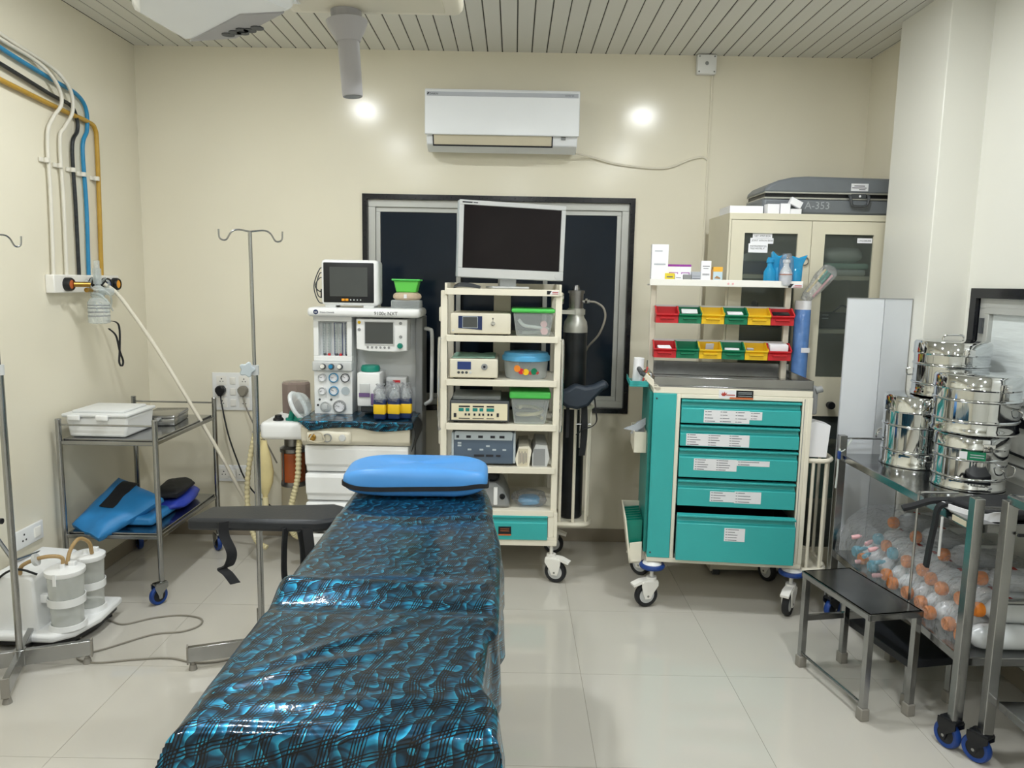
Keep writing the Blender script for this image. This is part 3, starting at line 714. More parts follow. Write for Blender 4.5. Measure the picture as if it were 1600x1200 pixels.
pipe('gas_pipe', 'white gas pipe beside the black one looping over the others', [lw(3.0, 2.755), lw(3.44, 2.685), lw(3.80, 2.645), lw(3.88, 2.60, .045), lw(3.935, 2.54, .05), lw(3.93, 2.45, .05), lw(3.89, 2.37, .03), lw(3.86, 2.30), lw(3.86, 2.0), lw(3.85, 1.645)], .0088, 'pipe_white', (2.18,))

# outlet panel
t = thing('gas_outlet_panel', 'white gas outlet panel with four round sockets on left wall', 'outlet panel', (XL, 4.0, 1.555), world=True)
obj('housing', MB().box(XL, XL + .045, 3.70, 4.31, 1.555, 1.645), 'white_paint', t, bevel=.005)
for (y, col, lb) in ((3.80, 'copper', None), (4.03, 'navy', None), (4.15, 'lcd_blue', 'blue gas socket'), (4.25, 'orange_btn', 'yellow gas socket')):
    s_ = obj('socket', MB(rot(0, 90, 0, (XL + .045, y, 1.598))).lathe([(.034, 0), (.034, .022), (.030, .03), (.024, .03), (.024, .024), (1e-6, .024)], 24), 'black_plastic', t)
    obj('socket_insert', MB(rot(0, 90, 0, (XL + .068, y, 1.598))).lathe([(.022, 0), (.022, .004), (.008, .006), (1e-6, .006)], 20), col, s_)
t = thing('flowmeter_humidifier', 'clear oxygen flowmeter and humidifier bottle hanging from the outlet panel', 'humidifier', (-2.15, 3.93, 1.40), world=True)
obj('connector', MB().cyl((XL + .075, 3.81, 1.598), (-2.15, 3.86, 1.598), .013, n=12).cyl((-2.165, 3.85, 1.57), (-2.165, 3.95, 1.57), .012, n=12), 'brass', t)
obj('flow_tube', MB().cyl((-2.15, 3.93, 1.56), (-2.15, 3.93, 1.72), .014, n=16).cyl((-2.15, 3.93, 1.60), (-2.15, 3.93, 1.68), .02, n=16), 'clear_box', t)
obj('valve_block', MB().sphere((-2.15, 3.93, 1.565), .036, sz=.8, n=16, m=10).cyl((-2.15, 3.95, 1.565), (-2.11, 4.0, 1.56), .02, n=12), 'clear_box', t)
obj('bottle', MB().lathe([(.03, 1.395), (.05, 1.40), (.052, 1.41), (.052, 1.505), (.04, 1.525), (.03, 1.53), (.03, 1.555)], 24, (-2.15, 3.93, 0), caps=False), 'clear_box', t)
pr = MB()
for z in (1.49, 1.475, 1.455, 1.435): pr.lathe([(.0523, z), (.0527, z), (.0527, z + .003), (.0523, z + .003), (.0523, z)], 24, (-2.15, 3.93, 0))
obj('bottle_print', pr, 'ink_soft', t)
tubes = MB()
for k in range(4):
    a = k * 1.3; pts = [(-2.15 + .05 * math.cos(a + q_ * .9), 3.93 + .06 * math.sin(a + q_ * .8) + .01 * q_, 1.62 - .03 * q_ + .015 * math.sin(q_ * 2 + k)) for q_ in range(6)]
    tubes.tube(spline(pts), .005, 8)
obj('coiled_tubing', tubes, 'clear_box', t)
t = solo('black_strap', 'thin black looped strap dangling below the humidifier bottle', 'strap', MB().strip(spline([(-2.13, 3.96, 1.41), (-2.10, 4.0, 1.40), (-2.09, 4.01, 1.36), (-2.09, 4.0, 1.25), (-2.09, 3.99, 1.19), (-2.09, 4.012, 1.165), (-2.09, 4.03, 1.19), (-2.09, 4.0, 1.25), (-2.095, 3.98, 1.33), (-2.115, 3.95, 1.37)]), .010, .003, (1, 0, 0)), 'black_fabric')
solo('oxygen_hose', 'long white hose slanting from the gas outlet to the anaesthesia machine', 'hose', MB().tube(spline([(-2.17, 4.03, 1.60), (-2.12, 4.06, 1.55), (-2.06, 4.1, 1.44), (-1.95, 4.16, 1.22), (-1.80, 4.22, .90), (-1.665, 4.30, .575), (-1.60, 4.36, .38), (-1.54, 4.42, .24), (-1.44, 4.45, .16), (-1.2, 4.5, .13), (-1.1, 4.54, .3)], 10), .0105, 12), 'hose_white')

# ------------------------------------------------------------------ sockets
def plate(t, x0, x1, z0, z1, y):
    obj('cover_plate', MB().rbox(x0, x1, y - .012, y, z0, z1, .005), 'white_plastic', t)
def holes(mb, x, z, y, s=.011):
    mb.cyl((x, y - .0126, z + s), (x, y - .011, z + s), .0042, n=10)
    for d in (-1, 1): mb.cyl((x + d * s * .8, y - .0126, z - s * .45), (x + d * s * .8, y - .011, z - s * .45), .0034, n=10)
t = thing('switch_board', 'large white switchboard with two plugs on the back wall', 'switchboard', (-1.75, YB, .81), world=True)
plate(t, -1.88, -1.625, .815, 1.055, YB)
for j in range(3):
    z = .865 + .07 * j
    obj('switch', MB().rbox(-1.768, -1.732, YB - .018, YB - .011, z - .022, z + .022, .003), 'white_paint', t)
    for x in (-1.82, -1.68):
        f = obj('socket_face', MB().rbox(x - .032, x + .032, YB - .0135, YB - .011, z - .03, z + .03, .003), 'white_paint', t)
        mb = MB(); holes(mb, x, z, YB - .0012); obj('pin_hole', mb, 'ink', f)
def plug(name, label, x, z, m, pts):
    t = thing(name, label, 'plug', (x, YB - .014, z - .03), world=True)
    obj('plug_body', MB().prism([(x - .03, z - .005), (x - .03, z + .012), (x - .015, z + .03), (x + .015, z + .03), (x + .03, z + .012), (x + .03, z - .005), (x + .012, z - .035), (x - .012, z - .035)], YB - .055, YB - .0142, 'y'), m, t, bevel=.007)
    obj('cord', MB().tube(spline(pts), .005, 8), m, t)
plug('power_plug', 'black power plug with black cord on the switchboard', -1.82, .945, 'black_plastic', [(-1.82, YB - .035, .915), (-1.805, YB - .06, .86), (-1.76, YB - .09, .68), (-1.70, YB - .10, .50), (-1.66, YB - .10, .40), (-1.60, YB - .09, .30), (-1.45, YB - .09, .18)])
plug('power_plug', 'grey beige power plug with beige cord on the switchboard', -1.68, .945, 'cord_grey', [(-1.68, YB - .035, .915), (-1.66, YB - .06, .86), (-1.60, YB - .08, .74), (-1.52, YB - .09, .62), (-1.46, YB - .09, .5)])
t = thing('wall_socket', 'small white double wall socket low on the back wall', 'wall socket', (-1.77, YB, .355), world=True)
plate(t, -1.865, -1.675, .355, .462, YB)
for x in (-1.825, -1.715):
    f = obj('socket_face', MB().rbox(x - .03, x + .03, YB - .0135, YB - .011, .375, .442, .003), 'white_paint', t)
    mb = MB(); holes(mb, x, .408, YB - .0012, .013); obj('pin_hole', mb, 'ink', f)
for x in (-1.784, -1.757): obj('switch', MB().rbox(x - .012, x + .012, YB - .017, YB - .011, .385, .432, .003), 'white_paint', t)
t = thing('wall_socket', 'white wall socket low on the left wall above the suction unit', 'wall socket', (XL, 3.44, .375), world=True)
obj('cover_plate', MB().rbox(XL, XL + .012, 3.34, 3.545, .375, .465, .004), 'white_plastic', t)
obj('switch', MB().rbox(XL + .011, XL + .017, 3.47, 3.52, .395, .445, .003), 'white_paint', t)
mb = MB()
for (y, z) in ((3.40, .437), (3.388, .41), (3.412, .41)): mb.cyl((XL + .0115, y, z), (XL + .0128, y, z), .005, n=10)
obj('pin_hole', mb, 'ink', t)

# thin grey cable on the floor
solo('floor_cable', 'thin grey cable looping across the floor from the suction unit', 'cable', MB().tube(spline([(-1.97, 3.46, .02), (-1.90, 3.43, .006), (-1.82, 3.40, .005), (-1.72, 3.47, .005), (-1.60, 3.505, .005), (-1.49, 3.475, .005), (-1.465, 3.40, .005), (-1.52, 3.335, .005), (-1.64, 3.30, .005), (-1.77, 3.17, .005), (-1.86, 3.08, .005), (-1.76, 3.035, .005), (-1.60, 3.07, .005), (-1.46, 3.085, .005), (-1.33, 3.05, .005), (-1.2, 3.09, .005), (-1.1, 3.25, .005), (-1.0, 3.5, .005), (-.95, 3.9, .005)], 10), .0042, 8), 'cord_grey')

# ------------------------------------------------------------------ anaesthesia machine
t = thing('anaesthesia_machine', 'white anaesthesia machine with gauges and drawers against the back wall', 'anaesthesia machine', (-.84, 4.3, 0), world=True)
obj('base_skirt', MB().rbox(-1.135, -.545, 4.03, 4.60, .06, .125, .03), 'light_grey', t)
for (x, y) in ((-1.08, 4.08), (-.6, 4.08), (-1.08, 4.55), (-.6, 4.55)): caster(t, x, y, .075, .03, .024, 20, 'grey')
obj('cabinet_body', MB().box(-1.12, -.56, 4.075, 4.6, .12, .80), 'light_grey', t, bevel=.006)
def drawer_front(z0, z1):
    return MB().prism([(4.08, z0), (4.055, z0), (4.048, z0 + .03), (4.028, z0 + .045), (4.022, z1 - .02), (4.03, z1), (4.08, z1)], -1.122, -.558, 'x')
for (z0, z1) in ((.598, .748), (.434, .590), (.262, .426), (.128, .254)):
    obj('drawer', drawer_front(z0, z1), 'white_plastic', t, bevel=.005, angle=25)
bd = obj('worktop_apron', MB().prism([(4.08, .752), (4.035, .752), (4.005, .775), (3.995, .85), (4.02, .872), (4.08, .872)], -1.135, -.545, 'x'), 'device_cream', t, bevel=.006, angle=25)
obj('valve_recess', MB().rbox(-1.105, -.86, 3.975, 4.02, .765, .84, .025), 'device_cream', t)
obj('gas_outlet', MB(rot(90, 0, 0, (-1.065, 3.975, .805))).lathe([(.018, 0), (.02, .006), (.012, .012), (1e-6, .01)], 18), 'brass', t)
obj('bag_switch', MB().tube(spline([(-1.085, 3.965, .79), (-1.055, 3.962, .83), (-1.015, 3.962, .83), (-1.0, 3.962, .79), (-1.04, 3.962, .78), (-1.085, 3.965, .79)]), .004, 6), 'beige', t)
obj('outlet_ring', MB(rot(90, 0, 0, (-.985, 3.974, .803))).lathe([(.019, 0), (.024, 0), (.024, .008), (.019, .008), (.019, 0)], 20), 'mid_grey', t)
obj('round_switch', MB(rot(90, 0, 0, (-.905, 3.975, .803))).lathe([(.019, 0), (.017, .006), (1e-6, .007)], 20), 'light_grey', t)
obj('worktop', MB().rbox(-1.14, -.535, 3.985, 4.60, .872, .888, .006), 'light_grey', t)
obj('back_body', MB().box(-.90, -.525, 4.34, 4.6, .888, 1.44), 'light_grey', t, bevel=.006)
obj('side_channel', MB().box(-.555, -.515, 4.30, 4.5, .60, 1.44), 'mid_grey', t, bevel=.006)
obj('top_shelf', MB().rbox(-1.135, -.510, 4.16, 4.46, 1.442, 1.492, .02, 4), 'white_plastic', t)
text('maker_lettering', '9100c NXT', .027, 'ink', t, face(-.765, 4.1594, 1.456))
obj('maker_badge', MB(rot(90, 0, 0, (-1.085, 4.1605, 1.467))).lathe([(.0135, 0), (.0135, .0012), (1e-6, .0012)], 20), 'navy', t)
text('badge_letters', 'GE', .013, 'white_paint', t, face(-1.0935, 4.1588, 1.4625), .0004)
text('maker_lettering', 'Datex-Ohmeda', .0125, 'ink_soft', t, face(-1.062, 4.1594, 1.462))
# flow meter tower
tw = obj('flowmeter_tower', MB().frame(-1.115, -.90, 1.19, 1.442, 4.215, 4.26, .028, .03).box(-1.115, -.90, 4.258, 4.5, .888, 1.442).box(-1.115, -.9, 4.215, 4.26, .888, 1.135), 'white_plastic', t, bevel=.003)
obj('flow_backplate', MB().box(-1.09, -.925, 4.25, 4.257, 1.215, 1.42), 'light_grey', tw)
for (x0, w_, m) in ((-1.07, .048, 'gray_pale'), (-1.005, .048, 'lcd_blue'), (-.945, .022, 'lcd_blue')):
    obj('flow_scale', MB().frame(x0, x0 + w_, 1.225, 1.405, 4.243, 4.2495, .002), m, tw)
    for k in (.25, .75) if w_ > .03 else (.5,):
        tb = obj('flow_tube', MB().cyl((x0 + w_ * k, 4.243, 1.226), (x0 + w_ * k, 4.243, 1.40), .007, n=12), 'clear_box', tw)
        mk_ = MB()
        for q_ in range(10): mk_.box(x0 + w_ * k - .007, x0 + w_ * k + .002, 4.2345, 4.2352, 1.24 + q_ * .015, 1.242 + q_ * .015)
        obj('scale_mark', mk_, 'ink_soft', tw)
        obj('float_stop', MB().cyl((x0 + w_ * k, 4.243, 1.219), (x0 + w_ * k, 4.243, 1.232), .008, n=10), 'red' if k == .75 else 'dark_grey', tw)
obj('knob_band', MB().rbox(-1.12, -.897, 4.195, 4.26, 1.135, 1.19, .008), 'light_grey', t)
for (x, m) in ((-1.057, 'white_paint'), (-1.01, 'pipe_blue'), (-.962, 'white_paint')):
    k_ = obj('flow_knob', MB(rot(90, 0, 0, (x, 4.196, 1.163))).lathe([(.0155, 0), (.0165, .006), (.0155, .018), (1e-6, .018)], 18), 'dark_grey', t)
    obj('knob_face', MB(rot(90, 0, 0, (x - .002, 4.178, 1.164))).lathe([(.0125, 0), (.011, .006), (1e-6, .006)], 18), m, k_)
def gauge(x, z, r, ring, big=False):
    g = obj('gauge', MB(rot(90, 0, 0, (x, 4.2155, z))).lathe([(r, 0), (r, .014), (r * .86, .016), (r * .82, .010), (1e-6, .010)], 26), ring, t)
    obj('dial', MB(rot(90, 0, 0, (x, 4.206, z))).lathe([(r * .8, 0), (r * .8, .001), (1e-6, .001)], 24), 'paper', g)
    nd = MB(); a = random.uniform(-.3, 1.2)
    nd.tube([(x, 4.2035, z), (x - r * .55 * math.cos(a), 4.2035, z + r * .55 * math.sin(a))], .0012, 5)
    for q_ in range(9):
        b = -PI * .2 + q_ * PI * 1.4 / 8; nd.tube([(x + r * .58 * math.cos(b), 4.2045, z + r * .58 * math.sin(b)), (x + r * .74 * math.cos(b), 4.2045, z + r * .74 * math.sin(b))], .0009, 4)
    obj('needle', nd, 'ink', g)
gauge(-1.068, 1.098, .023, 'light_grey'); gauge(-1.003, 1.098, .027, 'pipe_blue'); gauge(-.938, 1.098, .025, 'dark_grey')
gauge(-1.068, 1.023, .023, 'light_grey'); gauge(-1.003, 1.023, .027, 'pipe_blue')
obj('blank_disc', MB(rot(90, 0, 0, (-.938, 4.2155, 1.023))).lathe([(.024, 0), (.024, .003), (1e-6, .003)], 22), 'gray_pale', t)
gauge(-.972, .935, .036, 'mid_grey')
obj('control_dial', MB(rot(90, 0, 0, (-1.052, 4.2155, .933))).lathe([(.032, 0), (.032, .006), (.026, .009), (.024, .004), (.015, .004), (.015, .02), (1e-6, .022)], 26), 'light_grey', t)
for (x, z) in ((-1.085, .972), (-1.02, .972), (-1.095, .94)): obj('status_light', MB(rot(90, 0, 0, (x, 4.2155, z))).lathe([(.007, 0), (.006, .003), (1e-6, .003)], 12), 'dark_grey', t)
# ventilator screen console
cs = obj('ventilator_console', MB().prism([(-.872, 1.262), (-.80, 1.250), (-.66, 1.248), (-.588, 1.256), (-.588, 1.432), (-.872, 1.432)], 4.20, 4.345, 'y'), 'white_plastic', t, bevel=.006)
obj('display', MB().box(-.822, -.665, 4.194, 4.2005, 1.295, 1.415), 'screen_grey', cs)
obj('display_bezel', MB().frame(-.826, -.661, 1.291, 1.419, 4.193, 4.2005, .004), 'light_grey', cs)
for q_ in range(6): obj('menu_button', MB(rot(90, 0, 0, (-.808 + q_ * .0235, 4.20, 1.274))).lathe([(.007, 0), (.006, .004), (1e-6, .004)], 12), 'mid_grey', cs)
obj('turn_knob', MB(rot(90, 0, 0, (-.628, 4.20, 1.285))).lathe([(.016, 0), (.014, .016), (1e-6, .017)], 20), 'cap_teal', cs)
for (x, z, m) in ((-.855, 1.412, 'yellow'), (-.855, 1.372, 'mid_grey'), (-.625, 1.41, 'mid_grey'), (-.625, 1.335, 'mid_grey')):
    obj('key', MB(rot(90, 0, 0, (x, 4.20, z))).lathe([(.009, 0), (.008, .004), (1e-6, .004)], 14), m, cs)
# vaporiser
vp = obj('vaporizer', MB().rbox(-.862, -.735, 4.16, 4.345, .945, 1.135, .008), 'white_plastic', t)
obj('vaporizer_dial', MB().lathe([(.05, 1.136), (.054, 1.14), (.054, 1.158), (.048, 1.17), (.03, 1.172), (1e-6, 1.172)], 26, (-.80, 4.235, 0)), 'cap_teal', vp)
obj('pour_recess', MB().rbox(-.848, -.79, 4.155, 4.165, 1.02, 1.075, .004), 'light_grey', vp)
obj('agent_window', MB().box(-.85, -.79, 4.153, 4.161, 1.0, 1.022), 'purple', vp)
obj('agent_label', MB().rbox(-.785, -.755, 4.154, 4.161, .955, 1.02, .004), 'purple', vp)
obj('locking_foot', MB().rbox(-.85, -.75, 4.19, 4.34, .905, .946, .01), 'dark_grey', vp)
obj('second_vaporizer', MB().rbox(-.715, -.60, 4.25, 4.34, 1.02, 1.10, .006).box(-.70, -.60, 4.26, 4.34, .93, 1.02), 'light_grey', t)
obj('red_badge', MB().box(-.675, -.635, 4.247, 4.2505, 1.07, 1.085), 'red', t)
obj('side_handle', MB().tube(spline([(-.505, 4.34, 1.375), (-.48, 4.33, 1.372), (-.465, 4.33, 1.35), (-.463, 4.33, 1.2), (-.465, 4.33, 1.0), (-.47, 4.33, .96), (-.505, 4.34, .935)]), .011, 10), 'light_grey', t)
# absorber arm on the left
obj('absorber_arm', MB().rbox(-1.395, -1.135, 4.11, 4.42, .755, .855, .025, 4), 'white_plastic', t)
obj('bellows_dome', MB().lathe([(.082, .875), (.082, 1.045), (.074, 1.055), (1e-6, 1.06)], 10, (-1.253, 4.34, 0)), 'smoke_clear', t, angle=20)
obj('bellows', MB().lathe([(.02, .86)] + [(.055 if q_ % 2 else .062, .87 + q_ * .008) for q_ in range(8)] + [(1e-6, .935)], 24, (-1.253, 4.34, 0)), 'dark_grey', t)
obj('dome_base', MB().lathe([(.095, .855), (.095, .872), (.08, .878), (1e-6, .878)], 24, (-1.253, 4.34, 0)), 'white_plastic', t)
for x in (-1.31, -1.2): obj('port', MB().lathe([(.03, .855), (.028, .866), (.02, .872), (.018, .886), (1e-6, .886)], 18, (x, 4.18, 0)), 'black_plastic' if x < -1.25 else 'cap_teal', t)
obj('canister_clamp', MB().lathe([(.06, .66), (.075, .665), (.075, .685), (.05, .70), (.05, .755), (1e-6, .755)], 24, (-1.25, 4.25, 0)), 'steel_dark', t)
obj('canister', MB().lathe([(.066, .48), (.066, .66), (.062, .66), (.062, .485), (1e-6, .485)], 26, (-1.25, 4.25, 0)), 'amber_clear', t)
obj('canister_foot', MB().lathe([(.072, .465), (.074, .475), (.07, .492), (1e-6, .492)], 24, (-1.25, 4.25, 0)), 'steel_dark', t)
for a in range(5): obj('canister_rod', MB().cyl((-1.25 + .07 * math.cos(a * 1.257 + .3), 4.25 + .07 * math.sin(a * 1.257 + .3), .48), (-1.25 + .07 * math.cos(a * 1.257 + .3), 4.25 + .07 * math.sin(a * 1.257 + .3), .67), .005, n=8), 'steel_dark', t)
obj('absorber_pipe', MB().tube(spline([(-1.39, 4.28, .80), (-1.44, 4.26, .79), (-1.47, 4.25, .76)]), .02, 12), 'mid_grey', t)
def corr(pts, r, per=26):
    P = spline(pts, per); return MB().tube(P, lambda i: r * (1.12 if i % 4 < 2 else .9), 12)
obj('breathing_hose', corr([(-1.185, 4.16, .76), (-1.185, 4.13, .70), (-1.19, 4.12, .55), (-1.22, 4.12, .42), (-1.25, 4.13, .30), (-1.23, 4.16, .20), (-1.18, 4.2, .16)], .0155), 'hose_yellow', t)
obj('breathing_hose', corr([(-1.40, 4.20, .79), (-1.43, 4.18, .70), (-1.43, 4.18, .58)], .0145), 'hose_yellow', t)
obj('breathing_hose', corr([(-1.47, 4.25, .76), (-1.50, 4.24, .6), (-1.52, 4.24, .42), (-1.51, 4.24, .26), (-1.47, 4.22, .14), (-1.40, 4.2, .10)], .0145), 'hose_yellow', t)
obj('breathing_bag', MB().lathe([(.012, 0), (.014, .02), (.022, .03), (.045, .09), (.05, .15), (.038, .24), (.02, .30), (.016, .33)], 20, (-1.375, 4.12, .42), 1, .7), 'bag_yellow', t)
obj('bag_neck', MB().cyl((-1.375, 4.12, .375), (-1.375, 4.12, .425), .017, n=14), 'hose_yellow', t)
obj('back_sheet', MB().rbox(-1.39, -1.16, 4.44, 4.52, .12, .62, .02), 'beige', t)

# clear face mask on the absorber arm
t = thing('face_mask', 'clear anaesthesia face mask with teal fittings on the absorber arm', 'face mask', (-1.20, 4.17, .857), -15)
obj('mask_shell', MB(rot(0, 62, 0, (.01, 0, .085))).lathe([(.068, 0), (.062, .03), (.045, .055), (.02, .065), (.012, .075)], 26, sx=1.15, sy=.85, caps=False), 'clear_box', t)
obj('mask_cushion', MB(rot(0, 62, 0, (.01, 0, .085))).tube([(.079 * math.cos(a * PI / 12), .06 * math.sin(a * PI / 12), -.004) for a in range(24)], .012, 8, closed=True), 'bottle_clear', t)
obj('connector', MB().cyl((-.045, 0, 0), (-.03, 0, .05), .016, n=14).cyl((-.045, 0, .0), (-.045, 0, .012), .026, n=14), 'cap_teal', t)
obj('valve', MB().cyl((.04, -.05, .012), (.09, -.06, .02), .013, n=12), 'cap_teal', t)

# sheet over the worktop
def ws(u, v):
    x = -1.142 + .615 * u; q_ = v * .42
    if q_ < .09:
        dn = .09 - q_
        return (x, 3.978 - .006 * math.sin(u * 21), .892 - dn * (.45 + .12 * math.sin(u * 9 + 1)) * (1 if u > .1 else u * 10))
    return (x, 3.978 + (q_ - .09), .8915 + .0015 * noise.noise(Vector((u * 8, v * 8, 1))))
solo('worktop_sheet', 'glossy dark blue sheet covering the anaesthesia machine worktop', 'sheet', MB().grid(60, 30, ws, lambda u, v: (u * 1.4, v * 1.0)), 'rexine', angle=None, solid=.0015)
def wf(u, v):
    return (-.528 + .035 * u * v + .01 * math.sin(v * 4), 3.985 + .20 * u, .89 - (.16 - .09 * u) * v)
solo('worktop_sheet_flap', 'dark hanging corner of the sheet at the worktop side', 'sheet', MB().grid(16, 16, wf, lambda u, v: (u * .4, v * .4)), 'black_vinyl', angle=None, solid=.002)

# sanitiser bottles in clear wrap
def sbottle(x, y, label, s=1.0):
    t = thing('disinfectant_bottle', label, 'bottle', (x, y, .893), random.uniform(-8, 8), 'blue and yellow bottles on the anaesthesia machine')
    obj('bottle_body', MB().rbox(-.033 * s, .033 * s, -.026, .026, .001, .115 * s, .010), 'navy', t)
    obj('bottle_label', MB().rbox(-.0335 * s, .0335 * s, -.0272, .02, .028, .09, .009), 'yellow', t)
    obj('bottle_neck', MB().lathe([(.03, .112 * s), (.026, .135 * s), (.014, .15 * s), (.014, .165 * s), (1e-6, .166 * s)], 18), 'clear_box', t)
    mb = MB().lathe([(.034 * s, .10 * s), (.037 * s, .13 * s), (.032 * s, .16 * s), (.018, .185 * s), (.024, .195 * s)], 22)
    mb.v = [v + Vector((1, .7, .5)) * .008 * noise.noise(v * 55) for v in mb.v]
    obj('shrink_wrap', mb, 'clear_wrap', t, angle=30)
sbottle(-.715, 4.06, 'blue bottle with yellow label standing foremost on the worktop')
sbottle(-.672, 4.14, 'blue and yellow bottle just behind the foremost bottle', 1.03)
sbottle(-.640, 4.075, 'blue and yellow bottle in the middle of the worktop group', 1.04)
sbottle(-.582, 4.10, 'blue and yellow bottle at the worktop edge beside the grey column', 1.02)

# patient monitor
t = thing('patient_monitor', 'white patient monitor with dark screen on the anaesthesia machine', 'monitor', (-.905, 4.27, 1.492), 2)
obj('casing', MB().rbox(-.157, .157, -.085, .09, .012, .262, .022, 4), 'white_plastic', t)
bz = obj('bezel', MB().rbox(-.143, .132, -.0895, -.08, .028, .246, .012), 'black_plastic', t)
obj('display', MB().box(-.108, .098, -.0915, -.089, .062, .222), 'screen_grey', bz)
for k in range(2): obj('alarm_button', MB().rbox(-.044 + k * .02, -.027 + k * .02, -.092, -.089, .037, .05, .003), 'orange_btn', bz)
for k in range(4): obj('menu_button', MB().rbox(.002 + k * .018, .009 + k * .018, -.0915, -.089, .04, .047, .002), 'light_grey', bz)
for x in (-.11, .1): obj('foot', MB().rbox(x - .03, x + .03, -.07, .07, .0005, .014, .004), 'white_plastic', t)
for k, (z0, z1, bul) in enumerate(((.21, .02, .055), (.185, .05, .04), (.16, .08, .045))):
    obj('lead', MB().tube(spline([(-.155, .0, z0), (-.18, -.005, z0), (-.157 - bul, -.01 - .006 * k, (z0 + z1) / 2), (-.19, 0, z1 + .01), (-.158, .02, z1)]), .003, 6), 'dark_grey', t)
obj('lead_plug', MB().rbox(-.175, -.153, -.02, .02, .05, .10, .006), 'black_plastic', t)

solo('clear_case', 'flat clear plastic case on the anaesthesia machine top', 'plastic case', MB().rbox(-.682, -.522, 4.22, 4.36, 1.4925, 1.538, .008), 'clear_box')
t = thing('bandage_roll', 'beige crepe bandage roll between clear case and green basket', 'bandage', (-.60, 4.29, 1.5385))
obj('roll', MB().lathe([(.002, .0), (.066, .0), (.078, .01), (.080, .02), (.076, .032), (.06, .042), (.002, .042)], 28), 'tan', t)
obj('clip', MB().box(-.008, .008, -.083, -.078, .01, .032), 'paper', t)
t = thing('green_basket', 'bright green plastic basket on top of the bandage roll', 'basket', (-.60, 4.29, 1.581))
obj('bowl', MB().prism([(-.055, 0), (.055, 0), (.070, .066), (-.070, .066)], -.05, .05, 'y'), 'basket_green', t, bevel=.006)
obj('rim', MB().rbox(-.080, .080, -.06, .06, .064, .074, .004), 'lid_green', t)

# ------------------------------------------------------------------ endoscopy tower cart
t = thing('endoscopy_cart', 'cream endoscopy cart with five shelves and a teal drawer', 'cart', (-.05, 4.25, 0), world=True)
fy, by_ = 4.0, 4.50
for (x0, x1) in ((-.385, -.345), (.222, .262)):
    for (y0, y1) in ((fy + .012, fy + .045), (by_ - .04, by_)):
        obj('post', MB().box(x0 + .001, x1 - .004, y0, y1, .241, 1.60), 'cream_paint', t, bevel=.004)
sz = [1.612, 1.366, 1.129, .889, .653, .413]
for k, z in enumerate(sz):
    obj('shelf', MB().box(-.352, .240, fy, by_, z - .012, z - .003).box(-.352, .240, fy - .004, fy + .008, z - .034, z).box(-.352, -.34, fy, by_, z - .03, z).box(.228, .24, fy, by_, z - .03, z), 'cream_paint', t, bevel=.002)
obj('top_rim', MB().box(-.362, -.350, fy - .002, by_, 1.58, 1.64).box(.24, .252, fy - .002, by_, 1.58, 1.64).box(-.362, .252, by_ - .01, by_, 1.58, 1.64), 'cream_paint', t, bevel=.002)
obj('maker_badge', MB().box(.175, .238, fy - .0055, fy - .0042, 1.588, 1.606), 'paper', t)
obj('maker_badge', MB().prism([(.175, 1.588), (.175, 1.606), (.20, 1.606), (.188, 1.588)], fy - .0062, fy - .0056, 'y'), 'black_plastic', t)
obj('badge_print', MB().box(.203, .234, fy - .0062, fy - .0056, 1.597, 1.602).box(.203, .234, fy - .0062, fy - .0056, 1.590, 1.593), 'ink_red', t)
obj('rear_column', MB().box(-.115, -.015, 4.44, 4.50, .41, 1.62), 'cream_paint', t, bevel=.004)
for (x, s_) in ((-.392, -1), (.268, 1)):
    for zz in (1.1,):
        obj('side_rail', MB().tube(spline([(x - s_ * .03, fy + .03, zz + .24), (x - s_ * .01, fy + .02, zz + .245), (x, fy + .015, zz + .20), (x, fy + .015, zz - .20), (x - s_ * .01, fy + .02, zz - .245), (x - s_ * .03, fy + .03, zz - .24)]), .0085, 10), 'chrome', t)
for z in (1.47, 1.25, 1.02, .79): obj('cable_hook', MB().rbox(-.402, -.375, 4.1, 4.14, z - .04, z + .04, .008), 'cream_paint', t)
obj('base', MB().box(-.385, .262, fy, by_, .212, .24).box(-.384, .261, fy + .0205, by_ - .001, .24, .40), 'cream_paint', t, bevel=.003)
obj('base_face', MB().frame(-.385, .262, .24, .40, fy, fy + .02, .02).box(.21, .242, fy, fy + .02, .26, .38), 'cream_paint', t, bevel=.002)
dr = obj('drawer', MB().prism([(4.02, .247), (3.994, .247), (3.994, .342), (4.006, .352), (4.006, .366), (3.992, .372), (3.992, .384), (4.02, .384)], -.36, .208, 'x'), 'teal', t, bevel=.002, angle=20)
obj('drawer_badge', MB().box(-.06, .01, 3.9915, 3.9935, .278, .322), 'black_plastic', dr)
obj('badge_stripe', MB().box(-.06, .01, 3.9905, 3.9916, .272, .279).box(-.05, .0, 3.9905, 3.9916, .297, .299).box(-.05, .0, 3.9905, 3.9916, .308, .31), 'copper', dr)
caster(t, .235, 4.03, .215, .062, .036, -112, 'white'); caster(t, -.36, 4.03, .215, .062, .036, 120, 'white')
caster(t, .245, 4.48, .215, .062, .036, -100, 'white'); caster(t, -.36, 4.48, .215, .062, .036, 90, 'white')
